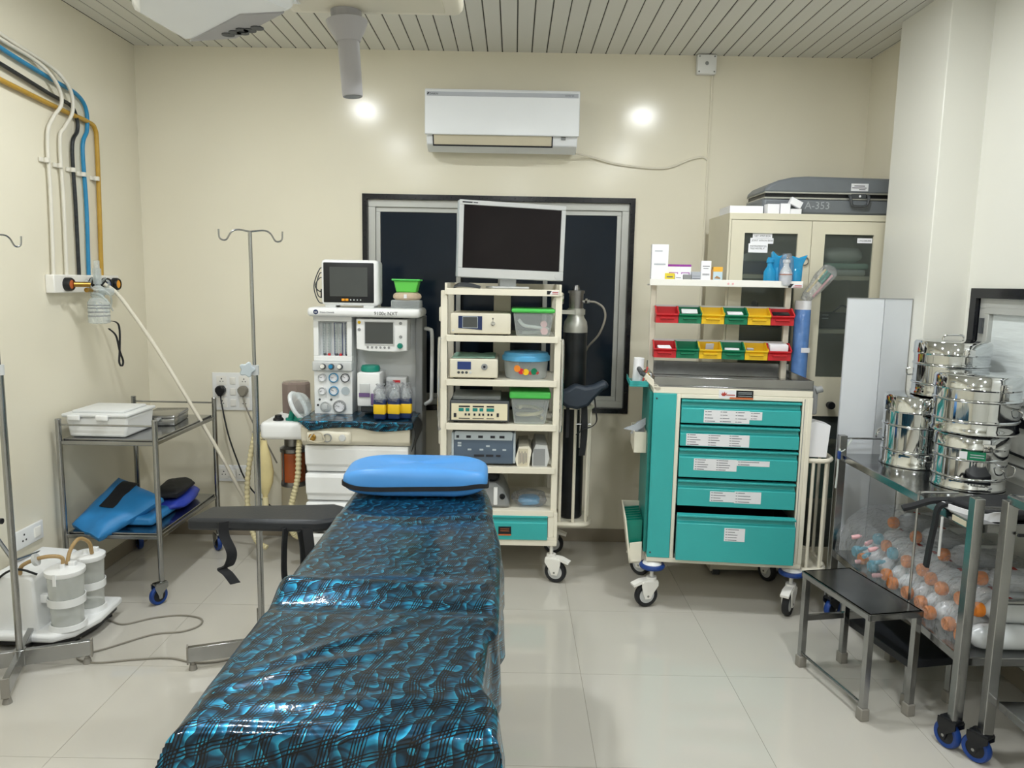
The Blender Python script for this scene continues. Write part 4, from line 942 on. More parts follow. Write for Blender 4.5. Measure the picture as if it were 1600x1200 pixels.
# cylinder cage
cg = MB()
for x, y in ((.285, 4.19), (.36, 4.17), (.435, 4.2), (.455, 4.3)): cg.cyl((x, y, .285), (x, y, .955 if x > .35 else .96), .009, n=8)
cg.tube(spline([(.26, 4.17, .283), (.40, 4.165, .283), (.452, 4.20, .283), (.46, 4.30, .283), (.43, 4.40, .283), (.26, 4.42, .283)]), .013, 8)
cg.tube(spline([(.26, 4.17, .96), (.40, 4.165, .96), (.452, 4.20, .96), (.46, 4.30, .96), (.43, 4.40, .96), (.26, 4.42, .96)]), .011, 8)
cg.box(.262, .45, 4.19, 4.41, .285, .292)
obj('cylinder_cage', cg, 'cream_paint', t)
obj('cylinder_clamp', MB().box(.255, .34, 4.21, 4.225, 1.478, 1.50).lathe([(.047, 1.474), (.052, 1.474), (.052, 1.503), (.047, 1.503), (.047, 1.474)], 20, (.355, 4.30, 0)), 'aluminium', t)
obj('clamp_wheel', MB(rot(0, 90, 0, (.272, 4.2, 1.565))).tube([(.028 * math.cos(a * PI / 10), .028 * math.sin(a * PI / 10), 0) for a in range(20)], .005, 6, closed=True), 'chrome', t)

t = thing('gas_cylinder', 'tall black gas cylinder with white shoulder beside the endoscopy cart', 'gas cylinder', (.355, 4.30, .293))
obj('cylinder_body', MB().lathe([(.060, 0), (.068, .01), (.068, 1.085), (1e-6, 1.085)], 32), 'cyl_black', t)
obj('cylinder_shoulder', MB().lathe([(.0685, 1.08), (.0685, 1.11), (.064, 1.14), (.048, 1.165), (.045, 1.18), (.045, 1.215), (1e-6, 1.215)], 32), 'aluminium', t)
obj('valve', MB().lathe([(.040, 1.212), (.040, 1.30), (.047, 1.30), (.047, 1.315), (.02, 1.318), (.012, 1.345), (1e-6, 1.346)], 20), 'steel_dark', t)
obj('valve_outlet', MB().cyl((.035, -.01, 1.255), (.075, -.02, 1.255), .011, n=10).cyl((.05, -.014, 1.255), (.062, -.017, 1.255), .017, n=6), 'chrome', t)
obj('gas_hose', MB().tube(spline([(.075, -.02, 1.255), (.11, -.03, 1.25), (.15, -.05, 1.22), (.16, -.05, 1.16), (.13, -.03, 1.07), (.075, .03, .99), (.05, .09, .9)]), .006, 8), 'cord_grey', t)

# stirrup pad hanging on the cage
t = thing('leg_support', 'dark padded leg support hung over the gas cylinder', 'leg support', (.40, 4.13, .90), world=True)
def padf(u, v):
    x = .258 + .15 * u; y = 4.085 + .12 * v
    z = 1.055 - .10 * u * 0 + .035 * math.sin(u * PI) - .22 * (v - .5) ** 2 - .06 * (1 - v) * math.sin(u * PI)
    return (x, y, z)
obj('pad', MB().prism([(.258, 1.06), (.30, 1.075), (.345, 1.105), (.40, 1.09), (.45, 1.10), (.50, 1.125), (.522, 1.12), (.530, 1.085), (.50, 1.075), (.455, 1.03), (.42, .985), (.36, .965), (.30, .975), (.265, 1.0)], 4.06, 4.145, 'y'), 'dark_pad', t, bevel=.022)
obj('strap', MB().strip(spline([(.455, 4.11, 1.03), (.465, 4.1, .95), (.47, 4.1, .90), (.45, 4.1, .87), (.40, 4.1, .85), (.36, 4.1, .82)]), .022, .004, (.3, 1, 0)), 'black_fabric', t)
obj('strap', MB().strip(spline([(.40, 4.12, 1.0), (.405, 4.11, .90), (.405, 4.11, .80), (.395, 4.11, .70)]), .034, .004, (1, .2, 0)), 'black_fabric', t)
obj('clamp_rod', MB().cyl((.385, 4.13, .74), (.385, 4.13, .98), .009, n=10).cyl((.36, 4.12, .875), (.44, 4.12, .875), .005, n=8), 'steel', t)
obj('strap', MB().strip(spline([(.31, 4.12, .98), (.312, 4.11, .90), (.31, 4.11, .80)]), .018, .004, (1, .2, 0)), 'black_fabric', t)

# big display on top
t = thing('endoscopy_display', 'large silver framed flat display turned slightly on the endoscopy cart', 'display', (-.03, 4.27, 1.612), 14)
obj('stand', MB().box(-.05, .045, .0, .05, .001, .20), 'light_grey', t, bevel=.004)
obj('stand_foot', MB().rbox(-.11, .1, -.08, .1, .0005, .012, .004), 'light_grey', t)
cs = obj('casing', MB(rot(0, 1.2, 0)).rbox(-.302, .302, -.05, .01, .052, .468, .010), 'gray_pale', t)
obj('bezel', MB(rot(0, 1.2, 0)).frame(-.30, .30, .054, .466, -.058, -.049, .025, .05), 'light_grey', cs, bevel=.003)
obj('panel', MB(rot(0, 1.2, 0)).box(-.276, .276, -.053, -.0495, .103, .442), 'screen_dark', cs)
obj('brand_print', MB(rot(0, 1.2, 0)).box(-.285, -.23, -.0586, -.058, .450, .457).box(-.225, -.20, -.0586, -.058, .451, .456), 'ink', cs)
obj('power_button', MB(rot(0, 1.2, 0) @ rot(90, 0, 0, (.262, -.058, .078))).lathe([(.015, 0), (.014, .003), (1e-6, .003)], 20), 'light_grey', cs)
t = thing('cable_coil', 'bundle of thin dark grey leads on top of the endoscopy cart', 'cable', (-.26, 4.08, 1.61))
for k in range(5):
    obj('loop', MB().tube(spline([(-.06, .02 * k - .03, .004 + .003 * k), (-.03, .01 * k - .04, .012 + .004 * k), (.03, .012 * k - .05, .010 + .004 * k), (.08, .01 * k - .03, .004 + .002 * k), (.04, .02 * k, .008 + .003 * k), (-.05, .02 * k, .014)]), .0032, 6), 'dark_grey', t)

# devices on the shelves
def device(name, label, x0, x1, z0, h, mat, dep=.36, yf=4.03, cat='medical device', bev=.008):
    t = thing(name, label, cat, ((x0 + x1) / 2, yf + dep / 2, z0), world=True)
    obj('casing', MB().rbox(x0, x1, yf, yf + dep, z0 + .008, z0 + h, bev), mat, t)
    for x in (x0 + .03, x1 - .03):
        for y in (yf + .04, yf + dep - .04): obj('foot', MB().cyl((x, y, z0), (x, y, z0 + .01), .012, n=10), 'rubber', t)
    return t
t = device('insufflator', 'cream device with blue framed screen on upper cart shelf', -.335, -.012, 1.3635, .118, 'device_cream')
obj('screen_surround', MB().prism([(-.292, 1.402), (-.165, 1.393), (-.165, 1.466), (-.292, 1.466)], 4.0275, 4.0302, 'y'), 'navy', t)
sc_ = obj('display', MB().box(-.268, -.19, 4.0255, 4.0276, 1.405, 1.462), 'screen_grey', t)
obj('display_trim', MB().frame(-.270, -.188, 1.403, 1.464, 4.0248, 4.0277, .0022), 'gray_pale', sc_)
obj('gas_port', MB(rot(90, 0, 0, (-.108, 4.03, 1.428))).lathe([(.012, 0), (.012, .006), (.007, .008), (.006, .002), (1e-6, .002)], 16), 'chrome', t)
obj('power_key', MB(rot(90, 0, 0, (-.32, 4.03, 1.388))).lathe([(.006, 0), (.005, .003), (1e-6, .003)], 12), 'light_grey', t)
obj('pictogram', MB().box(-.111, -.105, 4.0292, 4.0301, 1.45, 1.458).box(-.109, -.107, 4.0292, 4.0301, 1.442, 1.45), 'ink', t)
t = device('light_source_unit', 'pale device with blue display and round socket on second shelf', -.338, -.078, 1.1265, .11, 'device_cream')
obj('display', MB().box(-.295, -.222, 4.0275, 4.0302, 1.180, 1.222), 'lcd_blue', t)
for k in range(4): obj('push_button', MB(rot(90, 0, 0, (-.288 + k * .021, 4.03, 1.163))).lathe([(.0075, 0), (.0065, .003), (1e-6, .003)], 14), 'dark_grey' if k < 3 else 'light_grey', t)
obj('light_port', MB(rot(90, 0, 0, (-.150, 4.03, 1.195))).lathe([(.0175, 0), (.016, .006), (.008, .007), (.006, .002), (1e-6, .002)], 20), 'mid_grey', t)
obj('port_hole', MB(rot(90, 0, 0, (-.150, 4.027, 1.195))).lathe([(.0058, 0), (.0058, .0015), (1e-6, .0015)], 12), 'ink', t)
solo('green_cloth', 'thin green cloth lying on the pale device with blue display', 'cloth', MB().grid(16, 10, lambda u, v: (-.325 + .23 * u, 4.045 + .30 * v, 1.2385 + .004 + .004 * noise.noise(Vector((u * 4, v * 4, 7)))), None), 'cloth_green', solid=.003, angle=None)
t = device('electrosurgical_unit', 'dark framed device with cream control panel on third shelf', -.335, -.012, .8865, .125, 'dark_grey')
pn = obj('control_panel', MB().box(-.325, -.022, 4.0265, 4.0302, .905, .995), 'device_panel', t)
d = MB()
for (x, w_) in ((-.285, .06), (-.21, .06), (-.135, .04)): d.box(x, x + w_, 4.0248, 4.0268, .976, .983); d.box(x, x + w_, 4.0248, 4.0268, .912, .916)
obj('panel_bar', d, 'ink', pn)
for (x, w_) in ((-.285, .026), (-.248, .02), (-.21, .026), (-.173, .02), (-.135, .04)): obj('readout', MB().box(x, x + w_, 4.0245, 4.0268, .953, .970), 'teal_dark', pn)
for x in (-.253, -.234, -.205, -.178, -.158, -.130, -.112): obj('key', MB().box(x, x + .010, 4.0245, 4.0268, .929, .941), 'ink', pn)
obj('rocker', MB().box(-.312, -.298, 4.0235, 4.0268, .92, .942), 'ink', pn); obj('rocker', MB().box(-.08, -.068, 4.0235, 4.0268, .924, .944), 'ink', pn)
solo('document_sleeve', 'clear sleeve of papers lying on the dark framed device', 'document', MB().rbox(-.32, -.06, 4.05, 4.33, 1.012, 1.03, .006), 'clear_box')
t = thing('coagulation_unit', 'slate blue surgical generator with pale control strip on fourth shelf', 'medical device', (-.15, 4.2, .65), world=True)
obj('casing', MB().rbox(-.318, .02, 4.045, 4.38, .658, .85, .012), 'dark_grey', t)
fc = obj('front_panel', MB().rbox(-.312, .014, 4.03, 4.048, .662, .842, .012), 'gray_blue', t)
obj('control_strip', MB().prism([(-.308, .795), (.006, .795), (.01, .835), (.0, .842), (-.30, .842), (-.308, .835)], 4.026, 4.032, 'y'), 'gray_pale', fc)
for (x, w_) in ((-.297, .015), (-.243, .025), (-.178, .025), (-.112, .025), (-.063, .028)): obj('readout', MB().box(x, x + w_, 4.0245, 4.0265, .806, .820), 'ink', fc)
for (x, z) in ((-.29, .772), (-.29, .758), (-.235, .737), (-.17, .737), (-.10, .737), (-.045, .737), (-.135, .757)): obj('touch_key', MB().box(x, x + .02, 4.0275, 4.0302, z, z + .009), 'gray_pale', fc)
obj('socket_row', MB().box(-.20, -.145, 4.027, 4.0302, .702, .714).box(-.135, -.095, 4.027, 4.0302, .702, .714).box(-.08, -.055, 4.027, 4.0302, .703, .713), 'ink', fc)
obj('side_bumper', MB().rbox(.012, .026, 4.032, 4.36, .665, .835, .005), 'gray_pale', t); obj('side_bumper', MB().rbox(-.324, -.31, 4.032, 4.36, .665, .835, .005), 'gray_pale', t)

def food_box(label, x0, x1, z0, h, lidh, items):
    t = thing('storage_box', label, 'storage box', ((x0 + x1) / 2, 4.15, z0), world=True)
    obj('tub', MB().prism([(x0 + .018, z0 + .001), (x1 - .022, z0 + .001), (x1, z0 + h), (x0, z0 + h)], 4.03, 4.30, 'y'), 'clear_box', t, bevel=.010)
    obj('lid', MB().rbox(x0 - .010, x1 + .006, 4.02, 4.31, z0 + h, z0 + h + lidh, .010), 'lid_green', t)
    return t
food_box('clear storage box with flat green lid on upper cart shelf', 0.0, .218, 1.3635, .125, .022, 0)
for k, (x, z, r, m, lb) in enumerate(((.165, 1.428, .018, 'pink', 'upper pink roll inside the clear box'), (.168, 1.39, .02, 'pink', 'lower pink roll inside the clear box'))):
    solo('gauze_roll', lb, 'gauze', MB().cyl((x, 4.06, z), (x, 4.12, z), r, n=14), m)
solo('white_tubing', 'white tubing lying inside the clear green lidded box', 'tubing', MB().tube(spline([(.03, 4.07, 1.45), (.06, 4.06, 1.42), (.13, 4.07, 1.41), (.19, 4.08, 1.40), (.15, 4.15, 1.38), (.05, 4.12, 1.375)]), .009, 8), 'cloth_white')
food_box('clear storage box with thick green lid on third shelf', -.003, .205, .8865, .140, .038, 0)
solo('coiled_tube', 'coiled pale tube inside the thick green lidded box', 'tubing', MB().tube(spline([(.10 + .07 * math.cos(a * .6), 4.15 + .07 * math.sin(a * .6), .90 + .004 * a) for a in range(18)], 4), .010, 8), 'hose_yellow')
t = thing('round_tub', 'oval clear tub with blue lid and fruit print on second shelf', 'plastic tub', (.075, 4.15, 1.1265))
obj('tub', MB().lathe([(.108, .001), (.114, .01), (.122, .10), (1e-6, .10)], 40, (0, 0, 0), 1, .9), 'clear_box', t)
obj('lid', MB().lathe([(.128, .098), (.132, .10), (.132, .122), (.124, .13), (.120, .142), (.10, .146), (1e-6, .146)], 40, (0, 0, 0), 1, .9), 'lid_blue', t)
for (a, r, m, z) in ((-114, .019, 'orange_cap', .060), (-103, .016, 'red', .046), (-91, .017, 'yellow', .043), (-69, .018, 'green', .046), (-79, .010, 'ink_red', .038), (-59, .009, 'ink_red', .038)):
    a = math.radians(a); p = Vector((.1185 * math.cos(a), .1185 * .9 * math.sin(a), z))
    obj('fruit_print', MB(Matrix.Translation(p) @ Matrix.Rotation(a + PI / 2, 4, 'Z') @ Matrix.Rotation(PI / 2, 4, 'X')).lathe([(r, 0), (r, .0015), (1e-6, .0015)], 16), m, t)
for i, (x0, m, lb) in enumerate(((.036, 'beige', 'beige document box with handwriting beside the slate blue generator'), (.118, 'mid_grey', 'grey document box at the shelf edge'))):
    t = thing('file_box', lb, 'document box', (x0 + .04, 4.19, .6505), world=True)
    w_ = .078 if i == 0 else .094
    obj('carton', MB().prism([(x0, .651), (x0 + w_ * .85, .651), (x0 + w_, .70), (x0 + w_ * .85, .77), (x0 + .2 * w_, .775), (x0, .72)] if i else [(x0 - .012, .69), (x0, .651), (x0 + w_ - .012, .651), (x0 + w_, .74), (x0 + w_ * .8, .765), (x0 + .1 * w_, .76)], 4.035, 4.33, 'y'), 'cream_paint' if i == 0 else 'light_grey', t)
    obj('face', MB().box(x0 + .006, x0 + w_ * .74, 4.0325, 4.036, .657, .75), m, t)
    if i == 0:
        pr = MB()
        for k in range(6): pr.box(x0 + .008 + k * .008, x0 + .011 + k * .008, 4.0315, 4.0328, .665 + .004 * (k % 3), .735 - .01 * (k % 2))
        obj('handwriting', pr, 'ink_soft', t)
t = thing('camera_light_unit', 'curved grey device with round socket on the lowest shelf', 'medical device', (-.16, 4.2, .41), world=True)
obj('casing', MB().prism([(-.34, .412), (.005, .412), (-.012, .46), (-.04, .52), (-.08, .548), (-.34, .55)], 4.04, 4.36, 'y'), 'mid_grey', t, bevel=.02)
obj('hood', MB().prism([(-.34, .545), (-.08, .545), (-.05, .58), (-.10, .61), (-.34, .61)], 4.08, 4.36, 'y'), 'black_plastic', t, bevel=.02)
obj('socket', MB(rot(90, 0, 0, (-.042, 4.038, .478))).lathe([(.0165, 0), (.015, .008), (.009, .009), (.008, .004), (.004, .006), (1e-6, .006)], 20), 'black_plastic', t)
obj('side_strip', MB().rbox(-.09, -.068, 4.034, 4.05, .43, .53, .004), 'white_plastic', t)
t = thing('blue_pack', 'blue tubing sealed in a clear bag on the lowest cart shelf', 'plastic bag', (.11, 4.14, .4105))
mb = wad(.095, .10, .035, 4); obj('bag', mb, 'clear_wrap', t, angle=30)
mb = wad(.06, .06, .024, 6); obj('tubing', mb, 'lid_blue', t)

# ------------------------------------------------------------------ teal emergency drug cart
CX, CY, CRZ = .70, 3.70, -5.4
CM = rot(0, 0, CRZ, (CX, CY, 0))
def cw(x, y, z): return tuple(CM @ Vector((x, y, z)))
t = thing('drug_cart', 'teal and white emergency drug cart with five labelled drawers', 'drug cart', (CX, CY, 0), CRZ)
CD = .47
obj('chassis', MB().box(.0, .765, .0, CD, .25, .275).box(.0, .765, .0, CD, 1.118, 1.15).box(.745, .768, 0, CD, .275, 1.118).box(.115, .135, 0, CD, .275, 1.118).box(.0, .765, CD - .02, CD, .275, 1.118).box(.72, .745, 0, .02, .275, 1.118).box(.135, .72, 0, .02, 1.096, 1.118), 'cream_paint', t, bevel=.003)
obj('inner_back', MB().box(.135, .745, .40, .41, .275, 1.118), 'black_plastic', t)
cp = obj('side_column', MB().box(.002, .115, -.004, CD - .002, .274, 1.118), 'teal', t, bevel=.003)
for z in (.30, 1.092): obj('screw', MB(rot(90, 0, 0, (.018, -.004, z))).lathe([(.005, 0), (.004, .003), (1e-6, .003)], 10), 'dark_grey', cp)
obj('door_seam', MB().box(.728, .731, -.001, .004, .28, 1.11), 'mid_grey', t)
DZ = ((.974, 1.092, 0), (.858, .964, 0), (.700, .846, 0), (.553, .686, 0), (.283, .520, -.045))
SK = {0: ((.25, .98, .47, 1.043, 3, 4), (.47, 1.0, .53, 1.04, 1, 3)), 1: ((.17, .862, .476, .922, 3, 5),), 2: ((.213, .738, .422, .797, 2, 5), (.422, .768, .58, .795, 1, 2)), 3: ((.30, .58, .42, .633, 1, 4), (.42, .577, .549, .637, 1, 4)), 4: ((.372, .394, .472, .461, 1, 5),)}
for i, (z0, z1, yo) in enumerate(DZ):
    h = .020
    d = obj('drawer', MB().prism([(.03 + yo, z0), (-.006 + yo, z0), (-.006 + yo, z1 - .044), (.010 + yo, z1 - .036), (.014 + yo, z1 - .016), (-.010 + yo, z1 - .012), (-.012 + yo, z1 - .002), (.03 + yo, z1)], .141, .714, 'x').box(.15, .705, .03 + yo, .36 + yo, z0 + .005, z0 + .012), 'teal', t, bevel=.0025, angle=20)
    if yo: obj('drawer_side', MB().box(.142, .146, .02 + yo, .36, z0 + .01, z1 - .03).box(.709, .713, .02 + yo, .36, z0 + .01, z1 - .03), 'black_plastic', d)
    for (x0, a, x1, b, cols, rows) in SK[i]:
        s_ = obj('sticker', MB().box(x0, x1, -.0072 + yo, -.006 + yo, a, b), 'paper', d)
        pr = MB(); cwid = (x1 - x0) / cols; rh = (b - a) / rows
        for c in range(cols):
            for r in range(rows):
                L_ = cwid * random.uniform(.3, .72); zz = b - rh * (r + .5)
                pr.box(x0 + c * cwid + .006, x0 + c * cwid + .014, -.0078 + yo, -.0072 + yo, zz - .0016, zz + .0016)
                pr.box(x0 + c * cwid + .017, x0 + c * cwid + .017 + L_ * .8, -.0078 + yo, -.0072 + yo, zz - .0016, zz + .0016)
        obj('print', pr, 'ink_soft', s_)
obj('top_tray', MB().box(.0, .765, .0, CD, 1.15, 1.158).box(.0, .765, .0, .006, 1.158, 1.20).box(.0, .765, CD - .006, CD, 1.158, 1.235).box(.0, .006, 0, CD, 1.158, 1.20).box(.759, .765, 0, CD, 1.158, 1.20), 'steel_top', t, bevel=.002)
bd = obj('maker_badge', MB().box(.318, .40, -.003, .0, 1.103, 1.143), 'paper', t)
obj('badge_star', MB().prism([(.325, 1.127), (.332, 1.124), (.334, 1.134), (.339, 1.126), (.345, 1.137), (.349, 1.126), (.357, 1.132), (.353, 1.122), (.345, 1.114), (.334, 1.115)], -.0042, -.003, 'y'), 'ink_red', bd)
obj('badge_name', MB().box(.352, .395, -.0042, -.003, 1.118, 1.122), 'ink_red', bd)
b2 = obj('maker_badge', MB().box(.40, .482, -.0035, .0, 1.101, 1.143), 'black_plastic', t)
obj('badge_lines', MB().box(.41, .475, -.0046, -.0035, 1.133, 1.135).box(.41, .475, -.0046, -.0035, 1.126, 1.128).box(.41, .475, -.0046, -.0035, 1.115, 1.117), 'gray_pale', b2)
obj('badge_stripe', MB().box(.37, .482, -.0046, -.0035, 1.100, 1.109), 'copper', b2)
for (a, b) in ((0, .02), (CD - .02, CD)): obj('handle_arm', MB().prism([(.02, 1.12), (.045, 1.14), (-.035, 1.215), (-.055, 1.198)], a, b, 'y'), 'cream_paint', t, bevel=.004)
obj('handle_bar', MB().cyl((-.06, -.002, 1.215), (-.06, CD, 1.215), .0125, n=14).cyl((-.045, -.002, 1.206), (-.06, -.002, 1.215), .012, n=10), 'dark_grey', t)
for (x, y, yaw) in ((.035, .035, 112), (.735, .04, 150), (.035, .44, 60), (.735, .44, 30)):
    obj('bumper', MB().lathe([(.03, .205), (.062, .208), (.066, .218), (.062, .228), (.03, .231), (.03, .205)], 26, (x, y, 0)), 'castor_blue', t)
    obj('bumper_cap', MB().lathe([(.05, .228), (.046, .236), (.02, .25), (1e-6, .25)], 24, (x, y, 0)), 'white_plastic', t)
    caster(t, x, y, .212, .062, .034, yaw, 'white')
# rear uprights, shelf and bin rails
for x in (.005, .715): obj('upright', MB().box(x, x + .03, CD - .035, CD - .005, 1.15, 1.66), 'cream_paint', t, bevel=.003)
obj('upper_shelf', MB().box(-.012, .775, CD - .13, CD + .02, 1.645, 1.653).box(-.012, .775, CD - .134, CD - .13, 1.645, 1.680), 'white_paint', t, bevel=.002)
obj('shelf_badge', MB().box(.70, .772, CD - .1352, CD - .134, 1.646, 1.666), 'paper', t)
obj('badge_mark', MB().prism([(.70, 1.646), (.70, 1.666), (.728, 1.666), (.712, 1.646)], CD - .1362, CD - .1352, 'y'), 'black_plastic', t)
obj('badge_print', MB().box(.732, .768, CD - .1362, CD - .1352, 1.655, 1.659).box(.725, .768, CD - .1362, CD - .1352, 1.648, 1.651), 'ink_red', t)
for x in (.395, .418): obj('shelf_rivet', MB(rot(90, 0, 0, (x, CD - .134, 1.661))).lathe([(.006, 0), (.005, .002), (1e-6, .002)], 12), 'pink', t)
for z in (1.53, 1.345): obj('bin_rail', MB().box(.03, .72, CD - .035, CD - .028, z - .03, z + .012), 'light_grey', t)
# left side pockets
def pocket(x0, x1, y0, y1, z0, z1, th=.004):
    return MB().box(x0, x1, y0, y1, z0, z0 + th).box(x0, x0 + th, y0, y1, z0, z1 + .0).box(x1 - th, x1, y0, y1, z0, z1).box(x0, x1, y0, y0 + th, z0, z1).box(x0, x1, y1 - th, y1, z0, z1)
obj('side_panel', MB().box(-.014, .0, .03, CD, .29, 1.12), 'teal_dark', t)
obj('side_pocket', pocket(-.078, -.014, .10, .36, .79, .90), 'cream_paint', t, bevel=.002)
mb = MB().prism([(-.02, .222), (-.082, .215), (-.082, .325), (-.02, .335)], .05, .054, 'y').prism([(-.02, .222), (-.082, .215), (-.082, .225), (-.02, .232)], .05, .40, 'y').prism([(-.072, .218), (-.082, .217), (-.112, .45), (-.104, .452)], .05, .40, 'y').prism([(-.014, .222), (-.082, .215), (-.112, .45), (-.014, .452)], .396, .40, 'y')
obj('side_pocket', mb, 'cream_paint', t, bevel=.0015)
obj('instrument_shelf', MB().box(-.11, -.014, .12, .42, 1.13, 1.137).box(-.11, -.106, .12, .42, 1.137, 1.16).box(-.11, -.014, .12, .124, 1.137, 1.16), 'teal', t, bevel=.002)
# right: cylinder cage
cg = MB()
arc = [(.775, .03), (.85, .03), (.885, .06), (.905, .12), (.905, .30), (.885, .36), (.85, .40), (.775, .40)]
for z, r in ((.80, .012), (.235, .014)): cg.tube(spline([(x, y, z) for x, y in arc]), r, 8)
for (x, y) in ((.80, .03), (.865, .04), (.905, .14), (.905, .28), (.865, .39)): cg.cyl((x, y, .235), (x, y, .80), .0085, n=8)
cg.box(.77, .90, .05, .38, .23, .238)
obj('cylinder_cage', cg, 'cream_paint', t)
obj('socket_strip', MB().rbox(.768, .80, .03, .12, 1.03, 1.17, .01).cyl((.785, .03, 1.15), (.815, .03, 1.16), .016, n=12), 'mid_grey', t)
# folded paper carton on the cage
solo('paper_carton', 'white folded paper carton resting beside the cart on its side cage', 'carton', MB(CM).prism([(.775, .815), (.865, .815), (.875, .975), (.80, .995), (.775, .985)], .05, .15, 'y'), 'paper_white')

# storage bins: open fronted, hung from two rails
_bin = {}
def bin_mesh(m):
    if m not in _bin:
        w_, d_, h_ = .0585, .085, .085
        mb = MB(); th = .0025
        mb.box(-w_, w_, -d_, 0, 0, th)
        prof = [(0, 0), (0, h_), (-.03, h_), (-d_ - .012, h_ * .60), (-d_ - .012, h_ * .54), (-d_, h_ * .40), (-d_, 0)]
        mb.prism(prof, -w_, -w_ + th, 'x'); mb.prism(prof, w_ - th, w_, 'x')
        mb.box(-w_, w_, -th, 0, 0, h_)
        mb.box(-w_, w_, -d_ - th, -d_, 0, h_ * .42)
        mb.prism([(-d_ - .002, h_ * .40), (-d_ - .015, h_ * .52), (-d_ - .015, h_ * .60), (-d_ - .011, h_ * .60), (-d_, h_ * .46)], -w_, w_, 'x')
        lab = MB().prism([(-d_ - .014, h_ * .28), (-d_ - .014, h_ * .36), (-d_ - .003, h_ * .36), (-d_ - .003, h_ * .24)], -w_ * .62, w_ * .62, 'x')
        rim = MB()
        rim.prism([(-.028, h_), (-d_ - .013, h_ * .60), (-d_ - .013, h_ * .64), (-.028, h_ + .004), (0, h_ + .004), (0, h_)], w_ - .0035, w_ + .0035, 'x')
        _bin[m] = (mb.mesh('tray', m, 25), lab.mesh('label_holder', m, 25), rim.mesh('rim', m, 25))
    return _bin[m]
ROW = (('red', 'first'), ('green', 'second'), ('yellow', 'third'), ('green', 'fourth'), ('yellow', 'fifth'), ('red', 'last'))
BINS = {}
for r, (z, rn) in enumerate(((1.448, 'upper'), (1.262, 'lower'))):
    for k, (c, pos) in enumerate(ROW):
        x = .088 + k * .1195 - (.004 if r else 0)
        b = thing('storage_bin', f'{c} plastic storage bin, {pos} from the left in the {rn} row', 'storage bin', cw(x, CD - .036, z), CRZ, 'coloured storage bins on the drug cart')
        a, l_, rm = bin_mesh(c); inst('tray', a, b); inst('label_holder', l_, b); inst('rim', rm, b); inst('rim', rm, b, (-.117, 0, 0))
def inbin(r, k, dx, dy, dz): return cw(.088 + k * .1195 - (.004 if r else 0) + dx, CD - .036 + dy, (1.448, 1.262)[r] + dz)
def packet(name, label, r, k, w_, h_, d_, m, tilt=20, dx=0, dz=.03, rz=0):
    M = Matrix.Translation(inbin(r, k, dx, -.045, dz)) @ Matrix.Rotation(math.radians(CRZ + rz), 4, 'Z') @ Matrix.Rotation(math.radians(tilt), 4, 'X')
    solo(name, label, 'packet', MB(M).rbox(-w_, w_, -d_, d_, -h_, h_, .002), m)
packet('syringe_packet', 'clear syringe packet in the second upper bin', 0, 1, .042, .018, .02, 'bottle_clear', 30, 0, .05)
packet('ampoule_box', 'white ampoule box in the fourth upper bin', 0, 3, .04, .014, .022, 'paper_white', 12, 0, .048)
packet('rubber_tourniquet', 'black rubber tourniquet in the last upper bin', 0, 5, .042, .014, .022, 'black_plastic', 15, 0, .05)
packet('cotton_swab', 'cream cotton swabs in the third upper bin', 0, 2, .04, .008, .02, 'cream_paint', 8, 0, .036)
packet('needle_packet', 'white needle packets leaning in the first lower bin', 1, 0, .036, .012, .02, 'paper_white', 25, .0, .045, 15)
packet('blister_pack', 'silver blister pack standing in the third lower bin', 1, 2, .022, .03, .004, 'card_grey', 15, 0, .05, 12)
packet('vial_packet', 'white vial packets in the fourth lower bin', 1, 3, .038, .012, .02, 'paper_white', 10, 0, .042, -8)
packet('tape_packet', 'small dark printed packet in the fifth lower bin', 1, 4, .018, .012, .006, 'card_grey', 20, -.025, .048)
packet('medicine_carton', 'white medicine carton sticking out of the last lower bin', 1, 5, .047, .022, .028, 'paper_white', 6, 0, .062)

# boxes and bottles on the cart's upper shelf
SHZ = 1.653
def carton(name, label, x0, x1, h, m, yy=.36, dd=.05, cat='medicine box'):
    t = thing(name, label, cat, cw((x0 + x1) / 2, yy + dd / 2, SHZ), CRZ)
    w_ = (x1 - x0) / 2
    obj('carton', MB().box(-w_, w_, -dd / 2, dd / 2, .0005, h), m, t, bevel=.001)
    return t, w_, -dd / 2
t, w_, y = carton('medicine_box', 'tall white medicine box at the end of the cart shelf', -.005, .082, .208, 'paper_white', .365, .06)
obj('print', MB().box(-.03, .03, y - .0006, y, .10, .108).box(-.03, .02, y - .0006, y, .022, .025).box(-.03, .03, y - .0006, y, .014, .017).box(-.028, .012, y - .0006, y, .17, .176), 'card_grey', t)
for (x0, x1, lb) in ((.085, .148, 'white box with purple top band next to tall white box'), (.149, .208, 'white box with purple top band behind the grey boxes')):
    t, w_, y = carton('medicine_box', lb, x0, x1, .105, 'paper_white', .40, .045)
    obj('purple_band', MB().box(-w_ - .0003, w_ + .0003, y - .0006, .02, .094, .1055), 'magenta', t); obj('purple_frame', MB().frame(-w_ * .75, w_ * .75, .048, .064, y - .0006, y, .004), 'magenta', t)
t, w_, y = carton('medicine_box', 'small yellow medicine box on the cart shelf', .068, .118, .058, 'card_yellow')
obj('print', MB().box(-.018, .018, y - .0006, y, .018, .022).box(-.016, .016, y - .0006, y, .036, .042), 'ink_soft', t)
t, w_, y = carton('medicine_box', 'small white medicine box between yellow and grey boxes', .12, .162, .054, 'paper_white')
obj('print', MB().box(-.016, .016, y - .0006, y, .02, .023).box(-.016, .01, y - .0006, y, .034, .037), 'ink_soft', t)
t, w_, y = carton('medicine_box', 'small dark grey medicine box on the cart shelf', .164, .206, .052, 'mid_grey')
